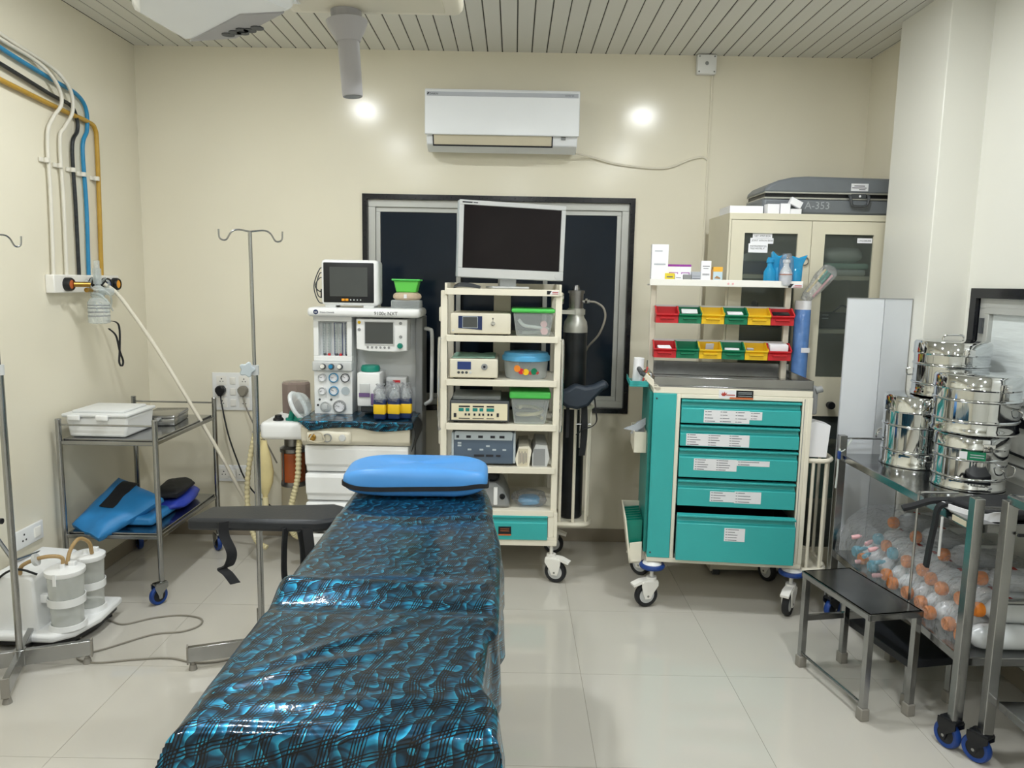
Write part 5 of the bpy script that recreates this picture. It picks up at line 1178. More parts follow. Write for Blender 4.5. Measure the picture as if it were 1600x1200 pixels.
obj('print', MB().box(0, .014, y - .0006, y, .018, .024), 'paper_white', t)
t, w_, y = carton('medicine_box', 'light grey lined medicine box beside slim white box', .208, .255, .068, 'card_grey')
obj('print', MB().box(-.02, .02, y - .0006, y, .03, .033).box(-.02, .02, y - .0006, y, .044, .046), 'ink_soft', t)
t, w_, y = carton('medicine_box', 'slim upright white box with pink logo on the cart shelf', .254, .305, .125, 'paper_white', .355, .035)
obj('print', MB().box(-.018, .018, y - .0006, y, .095, .099).box(-.014, .012, y - .0006, y, .084, .087).box(-.018, .018, y - .0006, y, .055, .058).box(-.018, .018, y - .0006, y, .05, .052), 'ink_soft', t)
obj('logo', MB().box(-.02, .012, y - .0006, y, .008, .02), 'ink_red', t)
t, w_, y = carton('medicine_box', 'orange topped box with hand picture on the cart shelf', .318, .366, .094, 'card_sky')
obj('orange_band', MB().box(-w_ - .0003, w_ + .0003, y - .0006, .0253, .07, .0945), 'card_amber', t); obj('hand_print', MB().prism([(-.018, .035), (-.006, .048), (.012, .040), (.014, .032), (.0, .033)], y - .0006, y, 'y'), 'card_brown', t)
obj('brown_side', MB().box(-w_ - .02, -w_, y, .0, .0005, .08), 'card_brown', t)
def pbottle(x, y, h, label, m):
    t = thing('infusion_bottle', label, 'bottle', cw(x, y, SHZ), CRZ, 'bottles at the end of the cart shelf')
    obj('bottle_body', MB().lathe([(.026, .0005), (.031, .006), (.031, h * .48), (.026, h * .56), (.015, h * .68), (.014, h * .8), (.02, h * .82), (.018, h * .92), (1e-6, h * .92)], 20), m, t)
    return t
t = pbottle(.612, .38, .15, 'bright blue sealed bottle nearest the middle of the cart shelf', 'bottle_blue')
obj('bag_tail', MB().prism([(-.02, .12), (.02, .12), (.012, .145), (-.012, .15)], -.006, .006, 'y'), 'bottle_blue', t)
t = pbottle(.655, .405, .16, 'blue bagged bottle with pointed bag top behind the clear bottle', 'bottle_blue')
obj('bag_wrap', MB().prism([(-.034, .002), (.03, .002), (.034, .11), (.045, .17), (.0, .155), (-.03, .185), (-.036, .12)], -.02, .024, 'y'), 'bottle_blue', t, bevel=.008)
t = pbottle(.69, .36, .15, 'clear bottle with white label among the blue bottles', 'bottle_clear')
obj('bottle_label', MB().lathe([(.0316, .01), (.0322, .012), (.0322, .068), (.0316, .07), (.0316, .01)], 20), 'paper', t); obj('label_band', MB().lathe([(.0324, .058), (.0328, .058), (.0328, .064), (.0324, .064), (.0324, .058)], 20), 'copper', t)
obj('bag_wrap', MB().lathe([(.036, .003), (.038, .09), (.034, .14), (.02, .165), (.024, .17)], 18), 'clear_wrap', t)
t = pbottle(.745, .385, .15, 'bright blue sealed bottle at the shelf end', 'bottle_blue')
obj('bag_wrap', MB().prism([(-.034, .002), (.03, .002), (.032, .11), (.055, .165), (.01, .148), (-.03, .16), (-.036, .10)], -.02, .024, 'y'), 'bottle_blue', t, bevel=.008)

# blue wrapped roll and bag of tubes hanging behind the upright
t = thing('wrapped_roll', 'long blue roll in clear wrap standing behind the drug cart', 'wrapped roll', cw(.814, .45, .803))
r_ = MB().lathe([(.04, .0), (.041, .01), (.041, .73), (.039, .735), (1e-6, .735)], 24); obj('roll', r_, 'wrap_blue', t)
obj('white_end', MB().lathe([(.0415, .728), (.0415, .775), (.039, .775), (.039, .73), (.0415, .728)], 24), 'paper', t)
obj('sticker', MB().box(-.01, .035, -.0425, -.034, .50, .525), 'paper', t)
t = thing('tube_bag', 'clear bag of suction tubes leaning out of the blue roll', 'plastic bag', cw(.815, .44, 1.579))
def bagpt(mb, sc):
    mb.v = [v + Vector((.012 * noise.noise(v * 30), .01 * noise.noise(v * 28 + Vector((4, 4, 4))), .012 * noise.noise(v * 26 + Vector((8, 1, 1))))) * sc for v in mb.v]; return mb
mb = MB(rot(0, 38, 0)).lathe([(.02, 0), (.034, .03), (.045, .09), (.05, .15), (.042, .20), (.03, .225), (1e-6, .23)], 24, sy=.7)
obj('bag', bagpt(mb, 1.2), 'clear_wrap', t, angle=40)
for (dx, m, r) in ((-.012, 'cap_teal', .008), (.004, 'cap_teal', .008), (.018, 'pink', .006), (-.022, 'bag_yellow', .006)):
    obj('tube', MB(rot(0, 38, 0)).cyl((dx, -.012, .04 if m != 'cap_teal' else .12), (dx * 1.2, -.014, .19), r, n=10), m, t)
solo('loose_packets', 'grey paper packets stuffed in the cart side pocket', 'packet', MB(CM).prism([(-.13, .905), (-.06, .895), (-.02, .93), (-.02, .965), (-.07, .93)], .14, .16, 'y').prism([(-.09, .87), (-.02, .875), (-.02, .95), (-.06, .93)], .2, .22, 'y'), 'card_grey')
for k in range(7):
    solo('green_glove_pack', f'thin green folder in the low side pocket, {("first", "second", "third", "fourth", "fifth", "sixth", "last")[k]} from its near end', 'folder', MB(CM).prism([(-.077, .235), (-.02, .24), (-.02, .44), (-.1, .43)], .08 + k * .042, .095 + k * .042, 'y'), 'cap_teal', group='green folders in the side pocket')
solo('white_roll', 'white paper roll standing in the cart side tray', 'paper roll', MB(CM).cyl((-.065, .22, 1.138), (-.06, .22, 1.27), .027, n=20), 'paper_white')
for k in range(4):
    c_ = ('ink_red', 'chrome', 'brass', 'paper')[k]
    solo('tray_clip', ('red handled clip in the side tray', 'chrome scissors handle in the side tray', 'brass clip in the side tray', 'white swab in the side tray')[k], 'instrument', MB(CM).tube(spline([(-.05 + k * .008, .14 + k * .01, 1.139), (-.03 + .01 * k, .15, 1.19), (-.02 - .01 * k, .17, 1.225 - .01 * k), (-.03, .18, 1.18)]), .005, 6), c_)

_before = set(bpy.data.objects)
# ------------------------------------------------------------------ steel cabinet with glass doors
X0, X1, Y0, Y1, ZT = 1.185, 2.055, 4.25, 4.68, 2.04
XM = 1.632
t = thing('steel_cabinet', 'tall cream steel cabinet with glass doors in the back corner', 'cabinet', (1.62, 4.46, 0), world=True)
obj('carcass', MB().box(X0, X0 + .015, Y0 + .02, Y1, .03, ZT).box(X1 - .015, X1, Y0 + .02, Y1, .03, ZT).box(X0 + .015, X1 - .015, Y1 - .015, Y1, .03, ZT - .03).box(X0 + .015, X1 - .015, Y0 + .02, Y1, ZT - .03, ZT).box(X0 + .015, X1 - .015, Y0 + .02, Y1 - .015, .03, .10), 'cabinet_cream', t)
obj('top_rim', MB().box(X0, X1, Y0, Y0 + .022, ZT - .034, ZT), 'cabinet_cream', t, bevel=.002)
obj('side_edge', MB().box(X0, X0 + .012, Y0, Y0 + .022, .03, ZT - .034).box(X1 - .012, X1, Y0, Y0 + .022, .03, ZT - .034), 'cabinet_cream', t)
for z in (1.715, 1.42, 1.12, .80, .45): obj('shelf', MB().box(X0 + .016, X1 - .016, Y0 + .05, Y1 - .016, z - .022, z), 'cabinet_cream', t)
for x in (X0 + .04, X1 - .04):
    for y in (Y0 + .04, Y1 - .04): obj('foot', MB().box(x - .02, x + .02, y - .02, y + .02, 0, .032), 'dark_grey', t)
def door(x0, x1):
    a, b = x0 + .072, x1 - .072
    d = obj('door', MB().box(x0, a, Y0, Y0 + .02, .1, ZT - .037).box(b, x1, Y0, Y0 + .02, .1, ZT - .037).box(a, b, Y0, Y0 + .02, 1.935, ZT - .037).box(a, b, Y0, Y0 + .02, .94, 1.16).box(a, b, Y0, Y0 + .02, .1, .18), 'cabinet_cream', t)
    for (z0, z1) in ((1.16, 1.935), (.18, .94)):
        obj('pane', MB().box(a, b, Y0 + .012, Y0 + .015, z0, z1), 'cab_glass', d)
    return d
d1 = door(X0 + .014, XM - .0015); d2 = door(XM + .0015, X1 - .014)
k_ = obj('lock_knob', MB(rot(90, 0, 0, (1.795, Y0, 1.005))).lathe([(.018, 0), (.016, .012), (.01, .014), (.01, .02), (.022, .022), (.02, .036), (1e-6, .037)], 20), 'black_plastic', d2)
obj('ring_handle', MB().tube([(1.60 + .022 * math.cos(a * PI / 10), Y0 - .008, 1.79 + .022 * math.sin(a * PI / 10)) for a in range(20)], .0032, 6, closed=True), 'steel_dark', d1)
for (x, z, w_, h_, s_) in ((1.318, 1.908, .105, .026, 'NEY APRP BOA'), (1.306, 1.880, .125, .03, 'JOINT APRON BOA'), (1.298, 1.832, .104, .048, 'INSTRUMENT(S)\nTELE HOTEL P')):
    n_ = obj('paper_note', MB().box(x, x + w_, Y0 + .0095, Y0 + .0115, z, z + h_), 'paper_white', d1)
    text('note_writing', s_, .013 if len(s_) < 20 else .0125, 'ink', n_, face(x + .008, Y0 + .0092, z + h_ - .018), .0002)
n_ = obj('paper_note', MB().box(1.885, 1.965, Y0 + .0095, Y0 + .0115, 1.892, 1.918), 'paper_white', d2)
text('note_writing', 'LTG DRUMS', .0125, 'ink', n_, face(1.892, Y0 + .0092, 1.90), .0002)
# contents behind the glass
solo('folded_linen', 'grey folded linen pile on the top cabinet shelf behind glass', 'linen', MB(Matrix.Translation((1.86, 4.42, 1.785))).add(*(lambda m: (m.v, m.f))(wad(.115, .10, .045, 12))), 'cloth_white')
solo('folded_linen', 'pale green folded cloth under the grey linen in the cabinet', 'linen', MB().rbox(1.735, 1.985, 4.31, 4.52, 1.752, 1.785, .014), 'cloth_green')
solo('folded_linen', 'white folded cloth lowest on the top cabinet shelf', 'linen', MB().rbox(1.74, 1.97, 4.31, 4.50, 1.716, 1.75, .014), 'cloth_white')
solo('folded_linen', 'dark blue folded linen behind the left cabinet glass', 'linen', MB().rbox(1.26, 1.56, 4.32, 4.55, 1.716, 1.79, .016), 'navy')
solo('folded_linen', 'grey folded drape on the dark blue linen in the cabinet', 'linen', MB().prism([(1.26, 1.791), (1.46, 1.791), (1.50, 1.83), (1.38, 1.86), (1.27, 1.81)], 4.34, 4.54, 'y'), 'cloth_white')
t = thing('black_case', 'black equipment case with cable on the middle cabinet shelf', 'case', (1.84, 4.45, 1.421))
obj('body', MB().rbox(-.10, .10, -.09, .09, .001, .09, .01), 'black_plastic', t)
obj('cable', MB().tube(spline([(-.02, -.092, .09), (.03, -.095, .13), (.08, -.095, .10), (.05, -.093, .05), (.10, -.09, .03)]), .005, 6), 'black_plastic', t)
obj('status_lines', MB().box(-.075, -.04, -.0915, -.09, .075, .078).box(-.075, -.04, -.0915, -.09, .057, .060), 'paper_white', t)
t = thing('black_lamp', 'small black instrument behind the left cabinet glass', 'instrument', (1.50, 4.42, 1.421))
obj('base', MB().rbox(-.05, .05, -.04, .04, .001, .06, .012), 'black_plastic', t)
obj('arm', MB().tube([(-.03, 0, .05), (-.09, 0, .12)], .008, 8).sphere((-.10, 0, .128), .022, n=12, m=8), 'black_plastic', t)
solo('note_papers', 'pile of printed papers behind the lower part of the left glass', 'papers', MB().rbox(1.27, 1.42, 4.30, 4.50, 1.1205, 1.20, .004), 'paper')
solo('grey_carton', 'grey carton low behind the left cabinet glass', 'carton', MB().rbox(1.45, 1.60, 4.30, 4.50, 1.1205, 1.19, .004), 'mid_grey')
solo('storage_crate', 'green crate on the lowest visible cabinet shelf', 'crate', MB().rbox(1.72, 1.97, 4.30, 4.60, .451, .70, .01), 'cap_teal')
solo('storage_crate', 'blue grey box on the cabinet shelf above the green crate', 'crate', MB().rbox(1.72, 1.97, 4.30, 4.60, .801, .90, .01), 'gray_blue')

# hard suitcase and small cartons on top of the cabinet
t = thing('hard_suitcase', 'grey hard shell suitcase on top of the steel cabinet', 'suitcase', (1.76, 4.46, ZT), world=True)
prof_lo = [(1.40, ZT + .002), (2.09, ZT + .002), (2.09, ZT + .095), (1.385, ZT + .095), (1.385, ZT + .03)]
prof_hi = [(1.385, ZT + .118), (2.09, ZT + .118), (2.09, ZT + .205), (1.62, ZT + .21), (1.54, ZT + .204), (1.47, ZT + .188), (1.42, ZT + .166), (1.395, ZT + .142)]
obj('lower_shell', MB().prism(prof_lo, 4.3350, 4.66, 'y'), 'suitcase', t, bevel=.018)
obj('upper_shell', MB().prism(prof_hi, 4.3350, 4.66, 'y'), 'suitcase', t, bevel=.018)
obj('gap_liner', MB().box(1.40, 2.085, 4.3500, 4.65, ZT + .09, ZT + .122), 'black_plastic', t)
obj('metal_rim', MB().box(1.392, 2.088, 4.3310, 4.655, ZT + .117, ZT + .125), 'aluminium', t)
obj('metal_rim', MB().box(1.392, 2.088, 4.3310, 4.655, ZT + .088, ZT + .096), 'aluminium', t)
h_ = obj('carry_handle', MB().tube(spline([(1.855, 4.3330, ZT + .11), (1.855, 4.3170, ZT + .10), (1.862, 4.3130, ZT + .062), (1.88, 4.3120, ZT + .052), (1.93, 4.3120, ZT + .052), (1.948, 4.3130, ZT + .062), (1.955, 4.3170, ZT + .10), (1.955, 4.3330, ZT + .11)]), .008, 8), 'dark_grey', t)
obj('lock_plate', MB().box(1.865, 1.945, 4.3270, 4.3350, ZT + .094, ZT + .12), 'dark_grey', t, bevel=.002)
obj('lock_button', MB(rot(90, 0, 0, (1.91, 4.3270, ZT + .107))).lathe([(.006, 0), (.006, .003), (.003, .003), (.003, .001), (1e-6, .001)], 14), 'paper_white', t)
s_ = obj('paper_label', MB().box(1.862, 1.955, 4.3320, 4.3345, ZT + .135, ZT + .175), 'paper', t)
obj('label_writing', MB().box(1.878, 1.935, 4.3312, 4.3320, ZT + .160, ZT + .164).box(1.866, 1.945, 4.3312, 4.3320, ZT + .150, ZT + .1535).box(1.905, 1.94, 4.3312, 4.3320, ZT + .141, ZT + .1445), 'ink', s_)
text('chalk_number', 'A-353', .056, 'chalk', t, face(1.615, 4.3340, ZT + .036), .0003)
solo('white_carton', 'flat white carton on the cabinet edge', 'carton', MB().box(1.195, 1.375, 4.29, 4.50, ZT + .001, ZT + .042), 'paper_white', bevel=.001)
solo('small_carton', 'small white carton beside the flat carton on the cabinet', 'carton', MB(rot(0, 0, 5, (1.425, 4.295, ZT))).box(-.035, .03, -.025, .025, .001, .052), 'paper_white')
solo('small_carton', 'small white carton in the middle of the cabinet top group', 'carton', MB(rot(0, 0, -4, (1.490, 4.295, ZT))).box(-.026, .026, -.025, .025, .001, .056), 'paper_white')
solo('small_carton', 'low white carton touching the suitcase', 'carton', MB(rot(0, 0, 2, (1.552, 4.28, ZT))).box(-.03, .03, .005, .028, .001, .03), 'paper_white')
solo('small_carton', 'tilted white carton lying on the low carton', 'carton', MB(rot(0, 25, 4, (1.55, 4.296, ZT + .062))).box(-.034, .034, -.012, .012, -.018, .018), 'paper_white')

for o_ in bpy.data.objects:                       # the cabinet stands a hand's breadth off the wall
    if o_ not in _before and o_.parent is None: o_.location += Vector((-.03, -.10, 0))

# leaning folded board
t = thing('folding_board', 'tall pale grey folded board leaning behind the steel trolley', 'board', (1.79, 3.71, 0), world=True)
obj('panel', MB().prism([(1.635, 3.715), (1.80, 3.688), (1.80, 3.70), (1.635, 3.727)], .004, 1.60, 'z'), 'board_grey', t)
obj('panel', MB().prism([(1.803, 3.688), (1.948, 3.712), (1.948, 3.724), (1.803, 3.70)], .004, 1.60, 'z'), 'board_grey', t)
obj('edge_strip', MB().prism([(1.634, 3.713), (1.801, 3.686), (1.95, 3.710), (1.95, 3.726), (1.801, 3.702), (1.634, 3.729)], 1.60, 1.604, 'z'), 'mid_grey', t)

# ------------------------------------------------------------------ long steel trolley on the right
RX0, RX1, RY0, RY1 = 1.615, 2.115, 2.535, 3.615
t = thing('drum_trolley', 'long two shelf steel trolley carrying the sterilising drums', 'trolley', (1.86, 3.07, 0), world=True)
for (x, y) in ((RX0, RY0), (RX0, RY1), (RX1, RY0), (RX1, RY1)):
    obj('post', MB().box(x - .018, x + .018, y - .018, y + .018, .12, .94), 'steel', t, bevel=.002)
    caster(t, x, y, .125, .05, .03, 20 if y < 3 else -60, 'black')
obj('top_shelf', MB().box(RX0 - .004, RX1 + .004, RY0 - .004, RY1 + .004, .815, .849), 'steel_top', t, bevel=.003)
obj('lower_shelf', MB().box(RX0 - .004, RX1 + .004, RY0 - .004, RY1 + .004, .325, .358), 'steel_top', t, bevel=.003)
obj('guard_rail', MB().cyl((RX0, RY1, .925), (RX1, RY1, .925), .005, n=8), 'steel', t)
obj('guard_rail', MB().cyl((RX1, RY0, .925), (RX1, RY1, .925), .005, n=8), 'steel', t)
obj('guard_rail', MB().cyl((RX0, RY0, .905), (RX1, RY0, .905), .005, n=8), 'steel', t)
obj('maker_plate', MB().box(RX0 - .006, RX0 - .0042, 2.575, 2.66, .822, .842), 'beige', t)
obj('drip_rod', MB().tube(spline([(1.75, 2.87, .866), (1.64, 2.87, .866), (1.604, 2.87, .862), (1.597, 2.87, .84), (1.597, 2.87, .60), (1.597, 2.87, .35)]), .0055, 8), 'steel', t)
obj('drip_rod', MB().tube([(1.597, 2.70, .82), (1.597, 2.70, .67)], .005, 8), 'light_grey', t)
solo('cord_tie', 'white and blue cord tied to the corner post of the long trolley', 'cord', MB().tube(spline([(1.595, 3.59, .875), (1.605, 3.60, .86), (1.66, 3.61, .92), (1.62, 3.60, .87), (1.597, 3.598, .85), (1.595, 3.598, .75), (1.592, 3.598, .68)]), .0045, 6), 'cloth_white')
solo('blue_knot', 'blue knot of the cord on the trolley post', 'cord', MB().rbox(1.59, 1.603, 3.588, 3.605, .825, .865, .003), 'castor_blue')

def drum(label, x, y, z, r, h, rz=0, plate=False, ring=True):
    t = thing('sterilising_drum', label, 'steel drum', (x, y, z), rz, 'polished sterilising drums')
    lh = h * .80
    def bead(zz, rr=r): return [(rr, zz - .006), (rr + .004, zz - .003), (rr + .005, zz), (rr + .004, zz + .003), (rr, zz + .006)]
    obj('body', MB().lathe([(r * .96, .0005), (r + .004, .002), (r + .005, .012), (r, .02)] + bead(lh * .28) + bead(lh * .72) + [(r, lh), (1e-6, lh)], 56), 'polished', t, angle=50)
    ld = obj('lid', MB().lathe([(r + .003, lh - .012), (r + .006, lh - .006), (r + .004, lh), (r + .003, h - .012), (r - .004, h - .002), (r - .012, h), (r * .6, h + .004), (1e-6, h + .006)], 56), 'polished', t, angle=40)
    if ring: obj('lid_handle', MB().tube(spline([(-.045, 0, h + .004), (-.045, 0, h + .014), (-.03, -.006, h + .024), (.03, -.006, h + .024), (.045, 0, h + .014), (.045, 0, h + .004)]), .004, 8), 'chrome', ld)
    for a in (-95, 85):
        M = rot(0, 0, a) @ Matrix.Translation((r + .003, 0, lh))
        obj('latch', MB(M).rbox(0, .007, -.022, .022, -.012, .02, .002).cyl((.008, 0, .006), (.016, 0, .006), .007, n=10), 'chrome', t)
        obj('hasp', MB(M).rbox(-.001, .009, -.012, .012, -.045, -.012, .003), 'steel', t)
    for a in (-55, 130):
        M = rot(0, 0, a) @ Matrix.Translation((r + .004, 0, lh * .5))
        obj('side_handle', MB(M).tube(spline([(0, -.05, .012), (.014, -.05, .005), (.016, -.03, -.02), (.016, .03, -.02), (.014, .05, .005), (0, .05, .012)]), .0035, 8), 'chrome', t)
    if plate:
        M = rot(0, 0, -118) @ Matrix.Translation((r + .004, 0, lh * .86))
        p_ = obj('name_plate', MB(M).box(0, .002, -.045, .045, -.022, .012), 'green', t)
        obj('plate_print', MB(M).box(.002, .003, -.045, -.018, -.02, .010), 'paper', p_)
        obj('plate_lines', MB(M).box(.002, .003, -.008, .04, -.002, .001).box(.002, .003, -.008, .04, -.012, -.009), 'gray_pale', p_)
    return t
drum('polished steel drum standing on the trolley below the rear upper drum', 1.865, 3.425, .8495, .140, .325, 20, False, False)
drum('rear upper steel drum with wire ring handle on its lid', 1.965, 3.37, 1.1815, .150, .245, 0)
drum('steel drum with green name plate under the front upper drum', 1.895, 3.055, .8495, .133, .225, 0, True, False)
drum('front upper steel drum stacked highest above the name plate drum', 1.895, 3.05, 1.0815, .155, .235, 10, False, False)

# padded strap on the trolley top
t = thing('knee_strap', 'black padded strap with white edge lying on the trolley corner', 'padded strap', (1.76, 2.65, .85), world=True)
obj('pad', MB().prism([(1.625, 2.74), (1.66, 2.64), (1.70, 2.56), (2.02, 2.555), (2.05, 2.78), (1.80, 2.80)], .8505, .885, 'z'), 'black_fabric', t, bevel=.012)
obj('white_edge', MB().strip(spline([(1.612, 2.735, .852), (1.635, 2.66, .850), (1.672, 2.585, .852), (1.69, 2.551, .868), (1.74, 2.545, .868)]), .034, .006, (0, 0, 1)), 'paper', t)
obj('strap', MB().strip(spline([(1.66, 2.76, .868), (1.59, 2.77, .86), (1.54, 2.79, .835), (1.50, 2.80, .82)]), .036, .012, (.25, 1, .1)), 'black_fabric', t)
obj('strap', MB().strip(spline([(1.64, 2.72, .868), (1.592, 2.72, .85), (1.582, 2.72, .78), (1.575, 2.725, .70), (1.565, 2.72, .62)]), .030, .012, (.15, 1, 0)), 'black_fabric', t)

# saline bottles in wrap on the lower shelf
bz = .3585
_bt = {}
ORD = ('first', 'second', 'third', 'fourth', 'fifth', 'sixth', 'seventh', 'eighth', 'ninth', 'tenth')
def saline(label, x, y, z, cap, rz, group):
    if 'body' not in _bt:
        b = MB(rot(0, -90, 0))
        b.lathe([(.035, -.24), (.044, -.232), (.045, -.06), (.038, -.035), (.019, -.014), (.018, .0), (1e-6, .0)], 18)
        _bt['body'] = b.mesh('bottle_body', 'bottle_clear')
        for c in ('orange_cap', 'blue_cap'):
            _bt[c] = MB(rot(0, -90, 0)).lathe([(.024, -.002), (.027, .004), (.027, .022), (.022, .03), (1e-6, .031)], 16).mesh('cap', c)
        _bt['lab'] = MB(rot(0, -90, 0)).lathe([(.0452, -.20), (.0458, -.20), (.0458, -.08), (.0452, -.08), (.0452, -.20)], 18).mesh('bottle_label', 'bottle_clear')
        _bt['mark'] = MB().box(.09, .106, -.014, .014, .0443, .0465).mesh('red_mark', 'ink_red')
    t = thing('saline_bottle', label, 'bottle', (x, y, z + .0455), rz, group)
    inst('bottle_body', _bt['body'], t); inst('cap', _bt[cap], t)
    l_ = inst('bottle_label', _bt['lab'], t); inst('red_mark', _bt['mark'], l_)
ys = [2.605 + k * .0965 for k in range(10)]
for k, y in enumerate(ys):
    blue = k in (7, 9)
    saline(f'saline bottle with {"light blue" if blue else "orange"} cap, {ORD[k]} from the near end in the bottom layer', 1.665 + .012 * math.sin(k * 2.3), y, bz, 'blue_cap' if blue else 'orange_cap', random.uniform(-5, 5), 'saline bottles, bottom layer')
for k, y in enumerate(ys[:-1]):
    blue = k in (6, 8)
    saline(f'saline bottle with {"light blue" if blue else "orange"} cap, {ORD[k]} from the near end in the upper layer', 1.735 + .015 * math.sin(k * 1.7 + 1), y + .048, bz + .080, 'blue_cap' if blue else 'orange_cap', random.uniform(-6, 6), 'saline bottles, upper layer')
for k, y in enumerate((2.75, 3.0, 3.22, 3.42)):
    saline(f'orange capped saline bottle loose on top of the pile, {ORD[k]} from the near end', 1.81, y, bz + .162, 'orange_cap', random.uniform(-8, 8), 'saline bottles, loose on top')
def wrap(label, y0, y1, seed):
    def fn(u, v):
        y = y0 + (y1 - y0) * v; a = u
        # over the pile: up the left side, across the caps, over the top
        pts = [(1.606, .362), (1.612, .45), (1.66, .54), (1.75, .60), (1.90, .61), (2.05, .59)]
        k = a * (len(pts) - 1); i = min(int(k), len(pts) - 2); f = k - i
        x = pts[i][0] * (1 - f) + pts[i + 1][0] * f; z = pts[i][1] * (1 - f) + pts[i + 1][1] * f
        p = Vector((x * 16, y * 16, z * 16 + seed))
        return (x + .012 * noise.noise(p), y + .01 * noise.noise(p + Vector((3, 3, 3))), z + .014 * noise.noise(p * 1.3 + Vector((7, 7, 7))) + .006 * noise.noise(p * 3))
    solo('plastic_wrap', label, 'plastic wrap', MB().grid(44, 44, fn, None), 'clear_wrap', angle=25)
wrap('crinkled clear wrap over the far half of the saline bottles', 3.08, 3.58, 1.0)
wrap('crinkled clear wrap over the near half of the saline bottles', 2.56, 3.06, 5.0)
for k in range(9):
    solo('small_vial', f'small {("pink", "light blue", "pink")[k % 3]} vial in front of the bottles, {ORD[k]} from the near end', 'vial', MB(rot(0, 75, random.uniform(-40, 40), (1.63 + .02 * (k % 2), 3.20 + .028 * k, bz + .035 + .05 * (k % 3)))).lathe([(.009, -.02), (.010, -.018), (.010, .012), (.006, .018), (.006, .024), (1e-6, .024)], 10), ('pink', 'blue_cap', 'pink')[k % 3], group='small vials among the saline bottles')

# ------------------------------------------------------------------ second steel trolley, nearest on the right
t = thing('steel_trolley', 'steel tray trolley nearest the camera at the right edge', 'trolley', (1.95, 2.2, 0), world=True)
sx0, sx1, sy0, sy1 = 1.675, 2.10, 1.86, 2.455
for (x, y) in ((sx0, sy0), (sx0, sy1), (sx1, sy0), (sx1, sy1)):
    obj('post', MB().box(x - .018, x + .018, y - .018, y + .018, .12, .955), 'steel', t, bevel=.002)
    caster(t, x, y, .125, .05, .03, 30, 'black')
obj('tray_rim', MB().box(sx0 - .014, sx0 + .014, sy0, sy1, .945, .975).box(sx1 - .014, sx1 + .014, sy0, sy1, .945, .975).box(sx0, sx1, sy1 - .014, sy1 + .014, .945, .975).box(sx0, sx1, sy0 - .014, sy0 + .014, .945, .975), 'steel_top', t, bevel=.003)
obj('tray', MB().box(sx0, sx1, sy0, sy1, .948, .953), 'steel_top', t)
obj('cross_bar', MB().cyl((sx0, sy1, .60), (sx1, sy1, .60), .011, n=10), 'steel', t)
obj('lower_shelf', MB().box(sx0 + .02, sx1 - .02, sy0 + .02, sy1 - .02, .22, .25), 'steel_top', t, bevel=.003)
pts = []
for i in range(36):
    a = 2 * PI * i / 36; r = .030 + .005 * math.cos(5 * a); pts.append((1.755 + r * math.cos(a), .845 + r * math.sin(a)))
obj('clamp_knob', MB().prism(pts, 2.41, 2.435, 'y').cyl((1.69, 2.425, .845), (1.76, 2.425, .845), .006, n=8), 'black_plastic', t, bevel=.004)

# ------------------------------------------------------------------ double step stool
t = thing('step_stool', 'stainless steel double step stool in front of the drum trolley', 'step stool', (1.432, 2.945, 0), 11.5)
w_, d_ = .117, .225
obj('upper_tread', MB().box(-w_, w_, -d_, d_, .425, .432).box(-w_, w_, -d_, -d_ + .012, .405, .432).box(-w_, w_, d_ - .012, d_, .405, .432).box(-w_, -w_ + .012, -d_, d_, .405, .432).box(w_ - .012, w_, -d_, d_, .405, .432), 'steel_top', t, bevel=.002)
for (x, y) in ((-w_ + .016, -d_ + .016), (-w_ + .016, d_ - .016), (w_ - .016, -d_ + .016), (w_ - .016, d_ - .016)):
    l_ = obj('leg', MB().box(x - .0125, x + .0125, y - .0125, y + .0125, .03, .425), 'steel', t, bevel=.0015)
    obj('rubber_foot', MB().box(x - .018, x + .018, y - .018, y + .018, 0, .05), 'foot_grey', l_, bevel=.004)
obj('stretcher', MB().cyl((-w_ + .016, -d_ + .016, .06), (-w_ + .016, d_ - .016, .06), .006, n=8), 'steel', t)
obj('stretcher', MB().box(-w_ + .016, w_ - .016, d_ - .024, d_ - .008, .21, .235), 'steel', t, bevel=.0015)
obj('lower_tread', MB().box(w_ + .002, w_ + .23, -d_ + .05, d_ - .02, .195, .202).box(w_ + .002, w_ + .23, -d_ + .05, -d_ + .062, .17, .2).box(w_ + .218, w_ + .23, -d_ + .05, d_ - .02, .17, .2).box(w_ + .002, w_ + .014, -d_ + .05, d_ - .02, .17, .2), 'black_vinyl', t, bevel=.002)
for (x, y) in ((w_ + .21, -d_ + .07), (w_ + .21, d_ - .04), (w_ + .02, -d_ + .07)):
    l_ = obj('leg', MB().box(x - .0125, x + .0125, y - .0125, y + .0125, .03, .195), 'steel', t, bevel=.0015)
    obj('rubber_foot', MB().box(x - .018, x + .018, y - .018, y + .018, 0, .05), 'foot_grey', l_, bevel=.004)
solo('wall_cable', 'thin black cable running along the right wall above the trolley', 'cable', MB().tube(spline([(2.142, 3.5, .98), (2.142, 3.2, .965), (2.142, 2.9, .955), (2.142, 2.5, .95)]), .006, 6), 'black_plastic')

